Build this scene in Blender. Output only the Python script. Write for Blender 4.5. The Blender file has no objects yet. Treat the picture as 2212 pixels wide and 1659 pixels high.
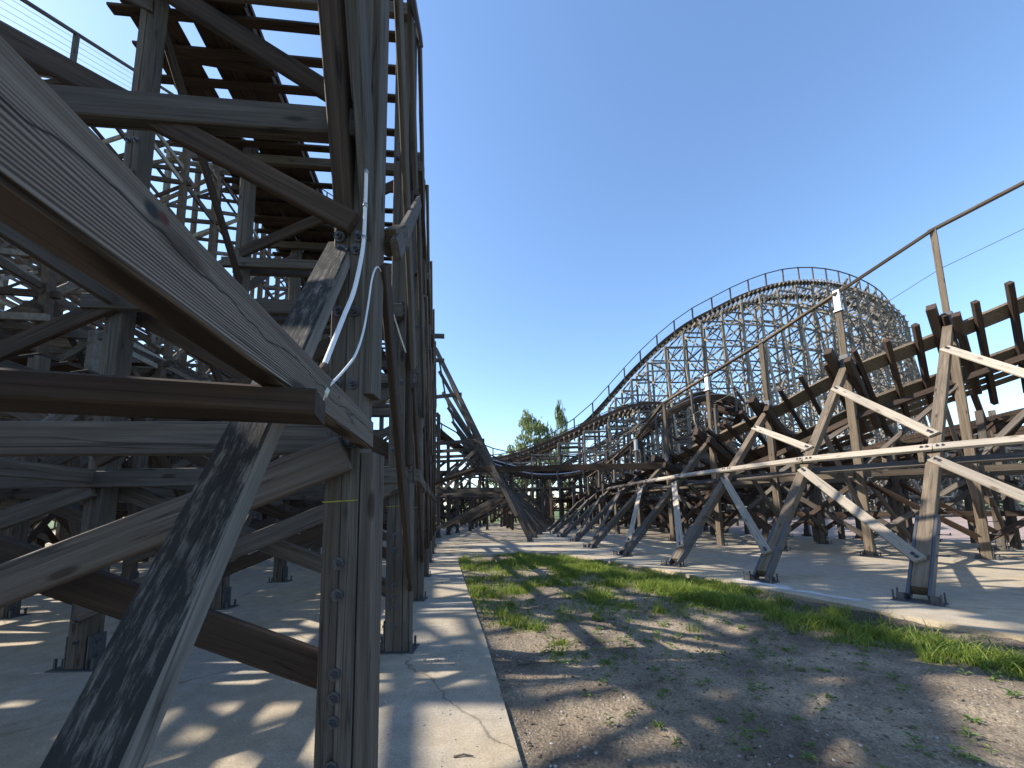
import bpy, math, random
import numpy as np
from mathutils import Vector, Matrix, noise as mnoise
random.seed(7)
rng = np.random.default_rng(7)
sc = bpy.context.scene
COL = sc.collection
V = Vector

# ------------------------------------------------------------------ camera
F0, CX, YP = 830.0, 1106.0, 998.0          # wide lens measured on a 2212 px wide picture, with vertical shift
TH, RO, EYE = math.radians(7.0), 0.02, 1.6
Fw = V((0, math.cos(TH), math.sin(TH)))
U0 = V((0, -math.sin(TH), math.cos(TH))); R0 = V((1, 0, 0))
Rt = R0 * math.cos(RO) - U0 * math.sin(RO)
Up = U0 * math.cos(RO) + R0 * math.sin(RO)
CAM = V((0, 0, EYE))
cam = bpy.data.cameras.new('camera'); co = bpy.data.objects.new('camera', cam); COL.objects.link(co)
cam.sensor_width = 36.0; cam.lens = F0 / 2212.0 * 36.0
cam.shift_y = (YP - 829.5) / 2212.0
cam.clip_start = 0.02; cam.clip_end = 3000
m = Matrix((Rt, Up, -Fw)).transposed().to_4x4(); m.translation = CAM
co.matrix_world = m
sc.camera = co

def ray(x, y): return Fw + Rt * ((x - CX) / F0) + Up * ((YP - y) / F0)
def at(x, y, Y):
    d = ray(x, y); return CAM + d * (Y / d.y)

# ------------------------------------------------------------------ light
SUN_AZ, SUN_EL = math.radians(-87), math.radians(36)   # azimuth from +Y, negative = left
sd = V((math.sin(SUN_AZ) * math.cos(SUN_EL), math.cos(SUN_AZ) * math.cos(SUN_EL), math.sin(SUN_EL)))
w = bpy.data.worlds.new('World'); sc.world = w; w.use_nodes = True
nt = w.node_tree; nt.nodes.clear()
sky = nt.nodes.new('ShaderNodeTexSky'); sky.sky_type = 'NISHITA'; sky.sun_disc = False
sky.sun_elevation = SUN_EL; sky.sun_rotation = SUN_AZ
sky.air_density = 1.0; sky.dust_density = 0.45; sky.ozone_density = 2.4; sky.altitude = 50
bg = nt.nodes.new('ShaderNodeBackground'); bg.inputs['Strength'].default_value = 0.11
wo = nt.nodes.new('ShaderNodeOutputWorld')
hs = nt.nodes.new('ShaderNodeHueSaturation'); hs.inputs['Saturation'].default_value = 1.06
nt.links.new(sky.outputs[0], hs.inputs['Color']); nt.links.new(hs.outputs[0], bg.inputs[0]); nt.links.new(bg.outputs[0], wo.inputs[0])
sl = bpy.data.lights.new('sun', 'SUN'); sl.energy = 3.2; sl.angle = math.radians(0.53); sl.color = (1.0, 0.92, 0.79)
so = bpy.data.objects.new('sun', sl); COL.objects.link(so)
so.rotation_euler = sd.to_track_quat('Z', 'Y').to_euler(); so.location = (0, 0, 60)
sc.view_settings.view_transform = 'Standard'; sc.view_settings.look = 'None'
sc.view_settings.exposure = 1.62; sc.view_settings.gamma = 1.0
try: sc.view_settings.use_curve_mapping = False
except Exception: pass

# ------------------------------------------------------------------ materials
def newmat(name):
    mt = bpy.data.materials.new(name); mt.use_nodes = True
    n = mt.node_tree.nodes; l = mt.node_tree.links
    b = n['Principled BSDF']
    return mt, n, l, b
def ramp(n, stops):
    r = n.new('ShaderNodeValToRGB'); e = r.color_ramp.elements
    while len(e) < len(stops): e.new(0.5)
    for i, (p, c) in enumerate(stops):
        e[i].position = p; e[i].color = (*c, 1) if len(c) == 3 else c
    return r
def mixc(n, l, f, a, b, mode='MIX'):
    x = n.new('ShaderNodeMix'); x.data_type = 'RGBA'; x.blend_type = mode
    for s, v in ((x.inputs[0], f), (x.inputs[6], a), (x.inputs[7], b)):
        if hasattr(v, 'links') or hasattr(v, 'is_linked'): l.new(v, s)
        else: s.default_value = v if not isinstance(v, tuple) else (*v, 1)
    return x.outputs[2]
def noise(n, l, vec, scale, detail=4, rough=0.55, dist=0.0):
    x = n.new('ShaderNodeTexNoise'); x.inputs['Scale'].default_value = scale
    x.inputs['Detail'].default_value = detail; x.inputs['Roughness'].default_value = rough
    x.inputs['Distortion'].default_value = dist
    l.new(vec, x.inputs['Vector']); return x.outputs['Fac']
def mapped(n, l, vec, sc_):
    x = n.new('ShaderNodeMapping'); x.inputs['Scale'].default_value = sc_
    l.new(vec, x.inputs['Vector']); return x.outputs[0]
def math_(n, l, op, a, b=None):
    x = n.new('ShaderNodeMath'); x.operation = op
    for s, v in ((x.inputs[0], a), (x.inputs[1], b)):
        if v is None: continue
        if isinstance(v, (int, float)): s.default_value = v
        else: l.new(v, s)
    return x.outputs[0]
def bump(n, l, b, h, strength, dist):
    x = n.new('ShaderNodeBump'); x.inputs['Strength'].default_value = strength; x.inputs['Distance'].default_value = dist
    l.new(h, x.inputs['Height']); l.new(x.outputs[0], b.inputs['Normal'])

def wood(name, dark, mid, light, stain, var=0.45, lichen=0.0, rings=0.0, stain_amt=0.5):
    """timber with the grain along local Z, shifted and toned per object"""
    mt, n, l, b = newmat(name)
    tc = n.new('ShaderNodeTexCoord'); oi = n.new('ShaderNodeObjectInfo')
    off = n.new('ShaderNodeVectorMath'); off.operation = 'MULTIPLY_ADD'
    cmb = n.new('ShaderNodeCombineXYZ')
    for i in range(3): l.new(oi.outputs['Random'], cmb.inputs[i])
    l.new(cmb.outputs[0], off.inputs[0]); off.inputs[1].default_value = (37, 53, 91); l.new(tc.outputs['Object'], off.inputs[2])
    P = off.outputs[0]
    g1 = noise(n, l, mapped(n, l, P, (26, 26, 1.1)), 1.0, 6, 0.6, 0.4)
    g2 = noise(n, l, mapped(n, l, P, (110, 110, 2.2)), 1.0, 3, 0.6)
    grain = math_(n, l, 'ADD', math_(n, l, 'MULTIPLY', g1, 0.65), math_(n, l, 'MULTIPLY', g2, 0.35))
    h = grain
    if rings:
        wv = n.new('ShaderNodeTexWave'); wv.wave_type = 'BANDS'; wv.bands_direction = 'X'
        wv.inputs['Scale'].default_value = 19.0; wv.inputs['Distortion'].default_value = 16.0
        wv.inputs['Detail'].default_value = 1.5; wv.inputs['Detail Scale'].default_value = 0.3; wv.inputs['Detail Roughness'].default_value = 0.6
        mp = n.new('ShaderNodeMapping'); mp.inputs['Rotation'].default_value = (0, 0, 1.45); mp.inputs['Scale'].default_value = (1.0, 2.4, 0.2)
        l.new(P, mp.inputs['Vector']); l.new(mp.outputs[0], wv.inputs['Vector'])
        sy = n.new('ShaderNodeSeparateXYZ'); l.new(tc.outputs['Object'], sy.inputs[0])
        pt = noise(n, l, mapped(n, l, P, (9, 14, 0.7)), 1.0, 3, 0.6)
        low = math_(n, l, 'ADD', math_(n, l, 'MULTIPLY', sy.outputs[1], 5.0), pt)
        mk = ramp(n, [(0.38, (1, 1, 1)), (0.75, (0.12, 0.12, 0.12))]); l.new(low, mk.inputs[0])
        rw = math_(n, l, 'MULTIPLY', math_(n, l, 'SUBTRACT', wv.outputs['Fac'], 0.5), math_(n, l, 'MULTIPLY', mk.outputs[0], rings))
        h = math_(n, l, 'ADD', grain, rw)
    cr = ramp(n, [(0.28, dark), (0.5, mid), (0.72, light)]); l.new(h, cr.inputs[0])
    st = noise(n, l, mapped(n, l, P, (3, 3, 0.6)), 1.0, 4, 0.6)
    sr = ramp(n, [(0.42, (0, 0, 0)), (0.66, (1, 1, 1))]); l.new(st, sr.inputs[0])
    c = mixc(n, l, math_(n, l, 'MULTIPLY', sr.outputs[0], stain_amt), cr.outputs[0], stain)
    ck = noise(n, l, mapped(n, l, P, (13, 13, 0.28)), 1.0, 2, 0.5, 0.3)
    ckd = math_(n, l, 'ABSOLUTE', math_(n, l, 'SUBTRACT', ck, 0.5))
    kr = ramp(n, [(0.0, (0.22, 0.22, 0.22)), (0.012, (1, 1, 1))]); l.new(ckd, kr.inputs[0])
    c = mixc(n, l, 0.8, c, kr.outputs[0], 'MULTIPLY')
    vo = n.new('ShaderNodeTexVoronoi'); vo.inputs['Scale'].default_value = 1.0
    l.new(mapped(n, l, P, (6, 6, 1.7)), vo.inputs['Vector'])
    vr = ramp(n, [(0.10, (0.3, 0.24, 0.2)), (0.17, (1, 1, 1))]); l.new(vo.outputs['Distance'], vr.inputs[0])
    c = mixc(n, l, 0.8, c, vr.outputs[0], 'MULTIPLY')
    if lichen:
        ln = noise(n, l, mapped(n, l, P, (44, 44, 7)), 1.0, 8, 0.78)
        lr = ramp(n, [(0.49, (1, 1, 1)), (0.62, (0, 0, 0))]); l.new(ln, lr.inputs[0])
        sp = n.new('ShaderNodeSeparateXYZ'); l.new(tc.outputs['Normal'], sp.inputs[0])
        fm = math_(n, l, 'GREATER_THAN', math_(n, l, 'ABSOLUTE', sp.outputs[1]), 0.5)
        c = mixc(n, l, math_(n, l, 'MULTIPLY', math_(n, l, 'MULTIPLY', lr.outputs[0], lichen), fm), c, (0.01, 0.011, 0.012))
    if rings:                       # two knots and the long drying crack on this one face
        sx = n.new('ShaderNodeSeparateXYZ'); l.new(tc.outputs['Object'], sx.inputs[0])
        for ky, kz, kr_, kc in ((0.045, -0.17, 0.012, (0.03, 0.03, 0.032)), (0.05, -0.193, 0.009, (0.08, 0.03, 0.022)), (0.03, -1.15, 0.008, (0.09, 0.035, 0.025)), (-0.02, -1.36, 0.007, (0.05, 0.04, 0.035))):
            dy = math_(n, l, 'SUBTRACT', sx.outputs[1], ky); dz = math_(n, l, 'MULTIPLY', math_(n, l, 'SUBTRACT', sx.outputs[2], kz), 0.75)
            dd = math_(n, l, 'SQRT', math_(n, l, 'ADD', math_(n, l, 'MULTIPLY', dy, dy), math_(n, l, 'MULTIPLY', dz, dz)))
            q = ramp(n, [(kr_ * 0.75, (1, 1, 1)), (kr_ * 1.3, (0, 0, 0))]); l.new(dd, q.inputs[0]); c = mixc(n, l, q.outputs[0], c, kc)
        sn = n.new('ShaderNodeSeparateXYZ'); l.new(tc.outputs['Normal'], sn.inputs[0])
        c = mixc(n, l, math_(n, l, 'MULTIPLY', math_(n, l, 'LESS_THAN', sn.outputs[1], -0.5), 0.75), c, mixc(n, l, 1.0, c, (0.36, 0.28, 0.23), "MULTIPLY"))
        wob = noise(n, l, mapped(n, l, tc.outputs['Object'], (1, 1, 2.2)), 1.0, 4, 0.6)
        cy = math_(n, l, 'ABSOLUTE', math_(n, l, 'SUBTRACT', math_(n, l, 'SUBTRACT', sx.outputs[1], 0.0), math_(n, l, 'MULTIPLY', math_(n, l, 'SUBTRACT', wob, 0.42), 0.16)))
        q = ramp(n, [(0.0006, (1, 1, 1)), (0.0022, (0, 0, 0))]); l.new(cy, q.inputs[0]); c = mixc(n, l, q.outputs[0], c, (0.012, 0.011, 0.011))
    vr2 = math_(n, l, 'ADD', math_(n, l, 'MULTIPLY', oi.outputs['Random'], var), 1 - var * 0.5)
    cb = n.new('ShaderNodeCombineColor')
    for i in range(3): l.new(vr2, cb.inputs[i])
    c = mixc(n, l, 1.0, c, cb.outputs[0], 'MULTIPLY')
    l.new(c, b.inputs['Base Color']); b.inputs['Roughness'].default_value = 0.85
    b.inputs['Specular IOR Level'].default_value = 0.25
    hh = math_(n, l, 'ADD', h, math_(n, l, 'MULTIPLY', kr.outputs[0], 0.6))
    bump(n, l, b, hh, 0.5, 0.004)
    return mt

GREY = wood('weathered_timber', (0.042, 0.036, 0.031), (0.09, 0.079, 0.069), (0.16, 0.144, 0.128), (0.08, 0.056, 0.042))
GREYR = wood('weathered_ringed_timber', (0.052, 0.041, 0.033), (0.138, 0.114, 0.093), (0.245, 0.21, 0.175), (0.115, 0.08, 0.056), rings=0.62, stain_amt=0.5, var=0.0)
BROWN = wood('red_brown_timber', (0.022, 0.014, 0.01), (0.052, 0.034, 0.024), (0.095, 0.066, 0.048), (0.032, 0.024, 0.02))
FRESH = wood('pale_new_timber', (0.19, 0.16, 0.125), (0.31, 0.265, 0.21), (0.41, 0.36, 0.3), (0.22, 0.2, 0.175), var=0.45, stain_amt=0.4)
TANW = wood('tan_timber', (0.052, 0.039, 0.027), (0.112, 0.087, 0.062), (0.185, 0.148, 0.11), (0.07, 0.056, 0.043))
LICH = wood('lichen_black_timber', (0.06, 0.055, 0.05), (0.14, 0.13, 0.12), (0.24, 0.225, 0.21), (0.09, 0.085, 0.075), lichen=0.9, var=0.0)

def wood_far(name, a, bcol, c3):
    """far timber: tone differs per piece"""
    mt, n, l, b = newmat(name)
    g = n.new('ShaderNodeNewGeometry'); tc = n.new('ShaderNodeTexCoord')
    r = ramp(n, [(0.0, a), (0.55, bcol), (1.0, c3)]); l.new(g.outputs['Random Per Island'], r.inputs[0])
    x = noise(n, l, tc.outputs['Object'], 7.0, 5, 0.65)
    rr = ramp(n, [(0.3, (0.6, 0.6, 0.6)), (0.7, (1.25, 1.25, 1.25))]); l.new(x, rr.inputs[0])
    c = mixc(n, l, 1.0, r.outputs[0], rr.outputs[0], 'MULTIPLY')
    l.new(c, b.inputs['Base Color']); b.inputs['Roughness'].default_value = 0.85
    b.inputs['Specular IOR Level'].default_value = 0.25
    return mt
FARW = wood_far('far_lattice_timber', (0.09, 0.08, 0.072), (0.16, 0.145, 0.125), (0.27, 0.24, 0.195))
FARB = wood_far('far_brown_timber', (0.04, 0.028, 0.02), (0.085, 0.058, 0.04), (0.15, 0.11, 0.075))

def plain(name, col, rough=0.5, metal=0.0, var=0.25, scale=14):
    mt, n, l, b = newmat(name)
    tc = n.new('ShaderNodeTexCoord'); x = noise(n, l, tc.outputs['Object'], scale, 5, 0.65)
    r = ramp(n, [(0.3, tuple(v * (1 - var) for v in col)), (0.7, tuple(min(1, v * (1 + var)) for v in col))]); l.new(x, r.inputs[0])
    l.new(r.outputs[0], b.inputs['Base Color']); b.inputs['Roughness'].default_value = rough; b.inputs['Metallic'].default_value = metal
    return mt
STEEL = plain('galvanised_steel', (0.3, 0.32, 0.34), 0.5, 0.85)
DARKST = plain('dark_bolt_steel', (0.085, 0.09, 0.1), 0.55, 0.6, 0.4, 60)
RAILST = plain('polished_rail_steel', (0.5, 0.5, 0.52), 0.3, 1.0, 0.1)
WIRE = plain('wire', (0.12, 0.12, 0.13), 0.5, 0.5)
PVC = plain('grey_white_conduit', (0.62, 0.64, 0.68), 0.45, 0, 0.06)
CABLE = plain('dark_cable', (0.12, 0.12, 0.125), 0.5)
YEL = plain('yellow_strap', (0.25, 0.23, 0.03), 0.6)
STONE = plain('pebble_stone', (0.3, 0.28, 0.26), 0.9, 0, 0.4, 30)

# concrete with sand drifts
def concrete():
    mt, n, l, b = newmat('sandy_concrete')
    tc = n.new('ShaderNodeTexCoord'); P = tc.outputs['Object']
    a = noise(n, l, P, 0.33, 6, 0.6); f = noise(n, l, P, 60, 3, 0.7); mdl = noise(n, l, P, 4, 7, 0.72); big = noise(n, l, P, 1.1, 5, 0.65)
    r = ramp(n, [(0.36, (0.33, 0.305, 0.265)), (0.58, (0.40, 0.325, 0.225))]); l.new(a, r.inputs[0])
    r2 = ramp(n, [(0.3, (0.7, 0.7, 0.7)), (0.7, (1.17, 1.17, 1.17))]); l.new(f, r2.inputs[0])
    r3 = ramp(n, [(0.3, (0.76, 0.75, 0.72)), (0.65, (1.1, 1.1, 1.1))]); l.new(mdl, r3.inputs[0])
    r4 = ramp(n, [(0.6, (1, 1, 1)), (0.74, (0.66, 0.6, 0.54))]); l.new(big, r4.inputs[0])
    c = mixc(n, l, 1.0, r.outputs[0], r2.outputs[0], 'MULTIPLY'); c = mixc(n, l, 1.0, c, r3.outputs[0], 'MULTIPLY'); c = mixc(n, l, 1.0, c, r4.outputs[0], 'MULTIPLY')
    ws = n.new('ShaderNodeTexNoise'); ws.inputs['Scale'].default_value = 1.6; ws.inputs['Detail'].default_value = 5; l.new(P, ws.inputs['Vector'])
    ad = n.new('ShaderNodeVectorMath'); ad.operation = 'MULTIPLY_ADD'; l.new(ws.outputs['Color'], ad.inputs[0]); ad.inputs[1].default_value = (0.5, 0.5, 0); l.new(P, ad.inputs[2])
    vo = n.new('ShaderNodeTexVoronoi'); vo.feature = 'DISTANCE_TO_EDGE'; vo.inputs['Scale'].default_value = 0.28; l.new(ad.outputs[0], vo.inputs['Vector'])
    kr = ramp(n, [(0.0, (0.35, 0.32, 0.29)), (0.0022, (1, 1, 1))]); l.new(vo.outputs['Distance'], kr.inputs[0])
    c = mixc(n, l, 0.75, c, kr.outputs[0], 'MULTIPLY')
    l.new(c, b.inputs['Base Color']); b.inputs['Roughness'].default_value = 0.92
    bump(n, l, b, math_(n, l, 'ADD', f, math_(n, l, 'MULTIPLY', kr.outputs[0], 0.5)), 0.35, 0.004); return mt
CONC = concrete()
def soil():
    mt, n, l, b = newmat('sandy_soil')
    tc = n.new('ShaderNodeTexCoord'); P = tc.outputs['Object']
    at_ = n.new('ShaderNodeAttribute'); at_.attribute_name = 'damp'
    a = noise(n, l, P, 1.3, 7, 0.65); f = noise(n, l, P, 45, 4, 0.75); vo = n.new('ShaderNodeTexVoronoi'); vo.inputs['Scale'].default_value = 38
    l.new(P, vo.inputs['Vector'])
    r = ramp(n, [(0.36, (0.14, 0.105, 0.075)), (0.62, (0.36, 0.285, 0.195))]); l.new(a, r.inputs[0])
    c = mixc(n, l, at_.outputs['Fac'], r.outputs[0], (0.055, 0.042, 0.034))
    r2 = ramp(n, [(0.34, (0.42, 0.42, 0.42)), (0.66, (1.3, 1.3, 1.3))]); l.new(f, r2.inputs[0])
    c = mixc(n, l, 1.0, c, r2.outputs[0], 'MULTIPLY')
    l.new(c, b.inputs['Base Color']); b.inputs['Roughness'].default_value = 0.95
    hh = math_(n, l, 'ADD', f, math_(n, l, 'MULTIPLY', vo.outputs['Distance'], 0.5))
    bump(n, l, b, hh, 0.8, 0.02); return mt
SOIL = soil()
def groundm(name, c1, c2, s=0.8, f_s=30):
    mt, n, l, b = newmat(name)
    tc = n.new('ShaderNodeTexCoord'); P = tc.outputs['Object']
    a = noise(n, l, P, s, 6, 0.65); f = noise(n, l, P, f_s, 4, 0.75)
    r = ramp(n, [(0.35, c1), (0.65, c2)]); l.new(a, r.inputs[0])
    r2 = ramp(n, [(0.3, (0.6, 0.6, 0.6)), (0.7, (1.25, 1.25, 1.25))]); l.new(f, r2.inputs[0])
    l.new(mixc(n, l, 1.0, r.outputs[0], r2.outputs[0], 'MULTIPLY'), b.inputs['Base Color'])
    b.inputs['Roughness'].default_value = 0.95; bump(n, l, b, f, 0.6, 0.03); return mt
GRAVEL = groundm('pinkish_gravel', (0.24, 0.18, 0.155), (0.36, 0.28, 0.245), 1.2, 22)
MEADOW = groundm('meadow', (0.06, 0.095, 0.022), (0.11, 0.15, 0.04), 0.3, 14)
def leafm(name, c1, c2, tr=0.35):
    mt, n, l, b = newmat(name)
    g = n.new('ShaderNodeNewGeometry'); r = ramp(n, [(0.0, c1), (1.0, c2)]); l.new(g.outputs['Random Per Island'], r.inputs[0])
    l.new(r.outputs[0], b.inputs['Base Color']); b.inputs['Roughness'].default_value = 0.6
    t = n.new('ShaderNodeBsdfTranslucent'); l.new(r.outputs[0], t.inputs[0])
    mx = n.new('ShaderNodeMixShader'); mx.inputs[0].default_value = tr
    l.new(b.outputs[0], mx.inputs[1]); l.new(t.outputs[0], mx.inputs[2]); l.new(mx.outputs[0], n['Material Output'].inputs[0])
    return mt
GRASSM = leafm('grass_blade', (0.095, 0.16, 0.022), (0.28, 0.34, 0.055), 0.55)
DRYG = leafm('dry_grass_blade', (0.2, 0.15, 0.06), (0.3, 0.24, 0.11), 0.3)
WEEDM = leafm('weed_leaf', (0.09, 0.16, 0.03), (0.17, 0.25, 0.06), 0.4)
BIRCH = leafm('birch_leaf', (0.13, 0.17, 0.06), (0.24, 0.28, 0.12), 0.55)
DKLEAF = leafm('wood_edge_leaf', (0.04, 0.07, 0.018), (0.085, 0.13, 0.035), 0.35)
BARK = groundm('bark', (0.06, 0.05, 0.04), (0.16, 0.14, 0.12), 3, 30)

# ------------------------------------------------------------------ builders
def tag(o, label=None, cat=None, group=None, kind=None):
    if label: o['label'] = label
    if cat: o['category'] = cat
    if group: o['group'] = group
    if kind: o['kind'] = kind
    return o
def thing(name, loc, label, cat, group=None):
    o = bpy.data.objects.new(name, None); COL.objects.link(o); o.location = loc
    o.empty_display_size = 0.2
    return tag(o, label, cat, group)
def put(name, me, mat_world, parent=None):
    o = bpy.data.objects.new(name, me); COL.objects.link(o)
    if parent is not None:
        o.parent = parent
        mw = mat_world.copy(); mw.translation = mw.translation - parent.location
        # a part of a part: the parent holds only translation in this script
        o.matrix_basis = mw
    else: o.matrix_basis = mat_world
    return o
def mesh(name, vs, fs, mat, smooth=False):
    me = bpy.data.meshes.new(name); me.from_pydata([tuple(v) for v in vs], [], fs)
    if mat: me.materials.append(mat)
    if smooth: me.polygons.foreach_set('use_smooth', [True] * len(me.polygons))
    me.update(); return me
_bc = {}
def beam_mesh(w_, h_, L, mat, c=0.008):
    key = (round(w_, 3), round(h_, 3), round(L, 2), mat.name)
    if key in _bc: return _bc[key]
    c = min(c, w_ * 0.2, h_ * 0.2); a, b2 = w_ / 2, h_ / 2
    ring = [(-a + c, -b2), (a - c, -b2), (a, -b2 + c), (a, b2 - c), (a - c, b2), (-a + c, b2), (-a, b2 - c), (-a, -b2 + c)]
    vs = [(x, y, -L / 2) for x, y in ring] + [(x, y, L / 2) for x, y in ring]
    fs = [(i, (i + 1) % 8, 8 + (i + 1) % 8, 8 + i) for i in range(8)] + [tuple(range(7, -1, -1)), tuple(range(8, 16))]
    me = mesh('timber', vs, fs, mat); _bc[key] = me; return me
def frame(p0, p1, side):
    z = (p1 - p0).normalized(); x = side - z * side.dot(z)
    if x.length < 1e-4: x = V((0.3, 1, 0.2)) - z * V((0.3, 1, 0.2)).dot(z)
    x.normalize(); y = z.cross(x)
    mm = Matrix((x, y, z)).transposed().to_4x4(); mm.translation = (p0 + p1) / 2
    return mm
def beam(name, p0, p1, w_, h_, mat, parent=None, side=V((1, 0, 0)), label=None):
    """squared timber from p0 to p1; w_ across 'side', h_ across the other way"""
    p0, p1 = V(p0), V(p1)
    o = put(name, beam_mesh(w_, h_, (p1 - p0).length, mat), frame(p0, p1, side), parent)
    if label: o['label'] = label
    return o
class MB:
    """many timbers joined into one mesh"""
    def __init__(s): s.v = []; s.f = []
    def box(s, p0, p1, w_, h_, side=V((1, 0, 0))):
        p0, p1 = V(p0), V(p1)
        if (p1 - p0).length < 1e-3: return
        mm = frame(p0, p1, side); x = mm.col[0].to_3d() * (w_ / 2); y = mm.col[1].to_3d() * (h_ / 2)
        k = len(s.v)
        for p in (p0, p1): s.v += [p - x - y, p + x - y, p + x + y, p - x + y]
        s.f += [(k, k + 3, k + 2, k + 1), (k + 4, k + 5, k + 6, k + 7)]
        for i in range(4):
            j = (i + 1) % 4; s.f.append((k + i, k + j, k + 4 + j, k + 4 + i))
    def build(s, name, mat, parent=None, loc=None):
        loc = V(loc) if loc is not None else (parent.location if parent else V((0, 0, 0)))
        me = mesh(name, [v - loc for v in s.v], s.f, mat)
        o = bpy.data.objects.new(name, me); COL.objects.link(o)
        if parent is not None: o.parent = parent
        else: o.location = loc
        return o
def tube_mesh(name, pts, r, mat, n=8):
    pts = [V(p) for p in pts]; vs = []; fs = []; u = None
    for i, p in enumerate(pts):
        t = (pts[min(i + 1, len(pts) - 1)] - pts[max(i - 1, 0)]).normalized()
        u = (V((0.31, 0.2, 0.93)) if u is None else u); u = (u - t * u.dot(t)).normalized(); v2 = t.cross(u)
        rr = r[i] if isinstance(r, (list, tuple)) else r
        vs += [p + u * (rr * math.cos(2 * math.pi * k / n)) + v2 * (rr * math.sin(2 * math.pi * k / n)) for k in range(n)]
    for i in range(len(pts) - 1):
        for k in range(n):
            a, b2 = i * n + k, i * n + (k + 1) % n; fs.append((a, b2, b2 + n, a + n))
    fs += [tuple(range(n - 1, -1, -1)), tuple((len(pts) - 1) * n + k for k in range(n))]
    return vs, fs
def tube(name, pts, r, mat, parent=None, n=8):
    vs, fs = tube_mesh(name, pts, r, mat, n); loc = parent.location if parent else V((0, 0, 0))
    me = mesh(name, [v - loc for v in vs], fs, mat, True)
    o = bpy.data.objects.new(name, me); COL.objects.link(o)
    if parent is not None: o.parent = parent
    return o
def catmull(P, step):
    P = [V(p) for p in P]; P = [P[0] * 2 - P[1]] + P + [P[-1] * 2 - P[-2]]; d = []
    for i in range(1, len(P) - 2):
        for k in range(24):
            t = k / 24; a, b2, c, e = P[i - 1:i + 3]
            d.append(0.5 * ((2 * b2) + (c - a) * t + (2 * a - 5 * b2 + 4 * c - e) * t * t + (3 * b2 - a - 3 * c + e) * t ** 3))
    d.append(P[-2]); out = [d[0]]; acc = 0.0
    for i in range(1, len(d)):
        seg = d[i] - d[i - 1]; L = seg.length; q = step - acc
        while q <= L:
            out.append(d[i - 1] + seg * (q / L)); q += step
        acc = L - (q - step)
    return out
def frames(pts, bank):
    """tangent, banked lateral (to the right of travel), normal"""
    out = []
    for i, p in enumerate(pts):
        t = (pts[min(i + 1, len(pts) - 1)] - pts[max(i - 1, 0)]).normalized()
        r_ = t.cross(V((0, 0, 1))).normalized(); b_ = bank(i)
        lat = r_ * math.cos(b_) - V((0, 0, 1)) * math.sin(b_)
        lat = (lat - t * lat.dot(t)).normalized()
        out.append((t, lat, lat.cross(t)))
    return out
def sweep(mbv, mbf, ctr, lat, nor, w_, h_):
    k0 = len(mbv)
    for p, a, b2 in zip(ctr, lat, nor):
        x = a * (w_ / 2); y = b2 * (h_ / 2); mbv += [p - x - y, p + x - y, p + x + y, p - x + y]
    for i in range(len(ctr) - 1):
        for j in range(4):
            q = (j + 1) % 4; a = k0 + i * 4
            mbf.append((a + j, a + 4 + j, a + 4 + q, a + q))
    e = k0 + (len(ctr) - 1) * 4
    mbf += [(k0, k0 + 1, k0 + 2, k0 + 3), (e + 3, e + 2, e + 1, e)]

def track(label, path, bank, gauge=1.5, stack_w=0.3, stack_h=0.36, tie_step=0.7, tie=(0.1, 0.2), ov=(0.5, 0.5), mats=None, near=True, name='coaster_track', layers=4, latf=None):
    """laminated rail stacks with steel rails on cross ties, following a banked path"""
    sm, tm = mats or (BROWN, BROWN)
    root = thing(name, path[0], label, 'coaster track')
    fr = frames(path, bank); L0 = path[0]
    T = [f[0] for f in fr]; A = [f[1] for f in fr]; N = [f[2] for f in fr]
    for sgn in (-1, 1):
        vs, fs = [], []
        for q in range(layers):
            jit = 0.012 * ((q * 7 % 3) - 1)
            hh = stack_h / layers
            c = [p + a * (sgn * gauge / 2 + jit) + n_ * (hh * (q + 0.5)) - L0 for p, a, n_ in zip(path, A, N)]
            sweep(vs, fs, c, A, N, stack_w - (0.05 if q % 2 else 0), hh - 0.006)
        me = mesh('rail_stack', vs, fs, sm); o = put('rail_stack', me, Matrix.Translation(L0), root)
        vs, fs = [], []
        c = [p + a * (sgn * (gauge / 2 - 0.06)) + n_ * (stack_h + 0.012) - L0 for p, a, n_ in zip(path, A, N)]
        sweep(vs, fs, c, A, N, 0.12, 0.02)
        put('steel_rail', mesh('steel_rail', vs, fs, RAILST), Matrix.Translation(L0), root)
    step = max(1, round(tie_step / (path[1] - path[0]).length))
    mb = MB()
    for i in range(0, len(path), step):
        p = path[i] - N[i] * (tie[1] / 2); AA = latf(i) if latf else A[i]
        a0 = p - AA * (gauge / 2 + ov[0] + random.uniform(-.08, .08)); a1 = p + AA * (gauge / 2 + ov[1] + random.uniform(-.08, .08))
        if near: beam('tie', a0, a1, tie[0], tie[1], tm, root, side=T[i])
        else: mb.box(a0, a1, tie[0], tie[1], T[i])
    if not near:
        o = mb.build('tie', FARW, root); o['kind'] = 'stuff'
    return root, fr

def handrail(label, pts, height, wires=1, post=0.1, rail=(0.14, 0.06), mat=GREY, near=True, every=None, down=0.0, steel=False):
    """posts at every point, one top rail through them, wires below it"""
    root = thing('handrail', pts[0], label, 'handrail')
    Z = V((0, 0, 1)); tops = [p + Z * height for p in pts]
    for p, t in zip(pts, tops):
        beam('handrail_post', p - Z * down, t - Z * (rail[1] / 2), post, post, mat, root)
    mb = MB()
    for a, b2 in zip(tops[:-1], tops[1:]):
        s_ = (b2 - a).cross(Z)
        if near: beam('handrail_rail', a, b2 + (b2 - a).normalized() * 0.06, rail[0], rail[1], mat, root, side=s_)
        else: mb.box(a, b2, rail[0], rail[1], s_)
    if not near: mb.build('handrail_rail', mat, root)
    for k in range(wires):
        f = (k + 1) / (wires + 1)
        tube('handrail_wire', [p + Z * (height * f) for p in pts], 0.006, WIRE, root, 5)
    return root

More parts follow.
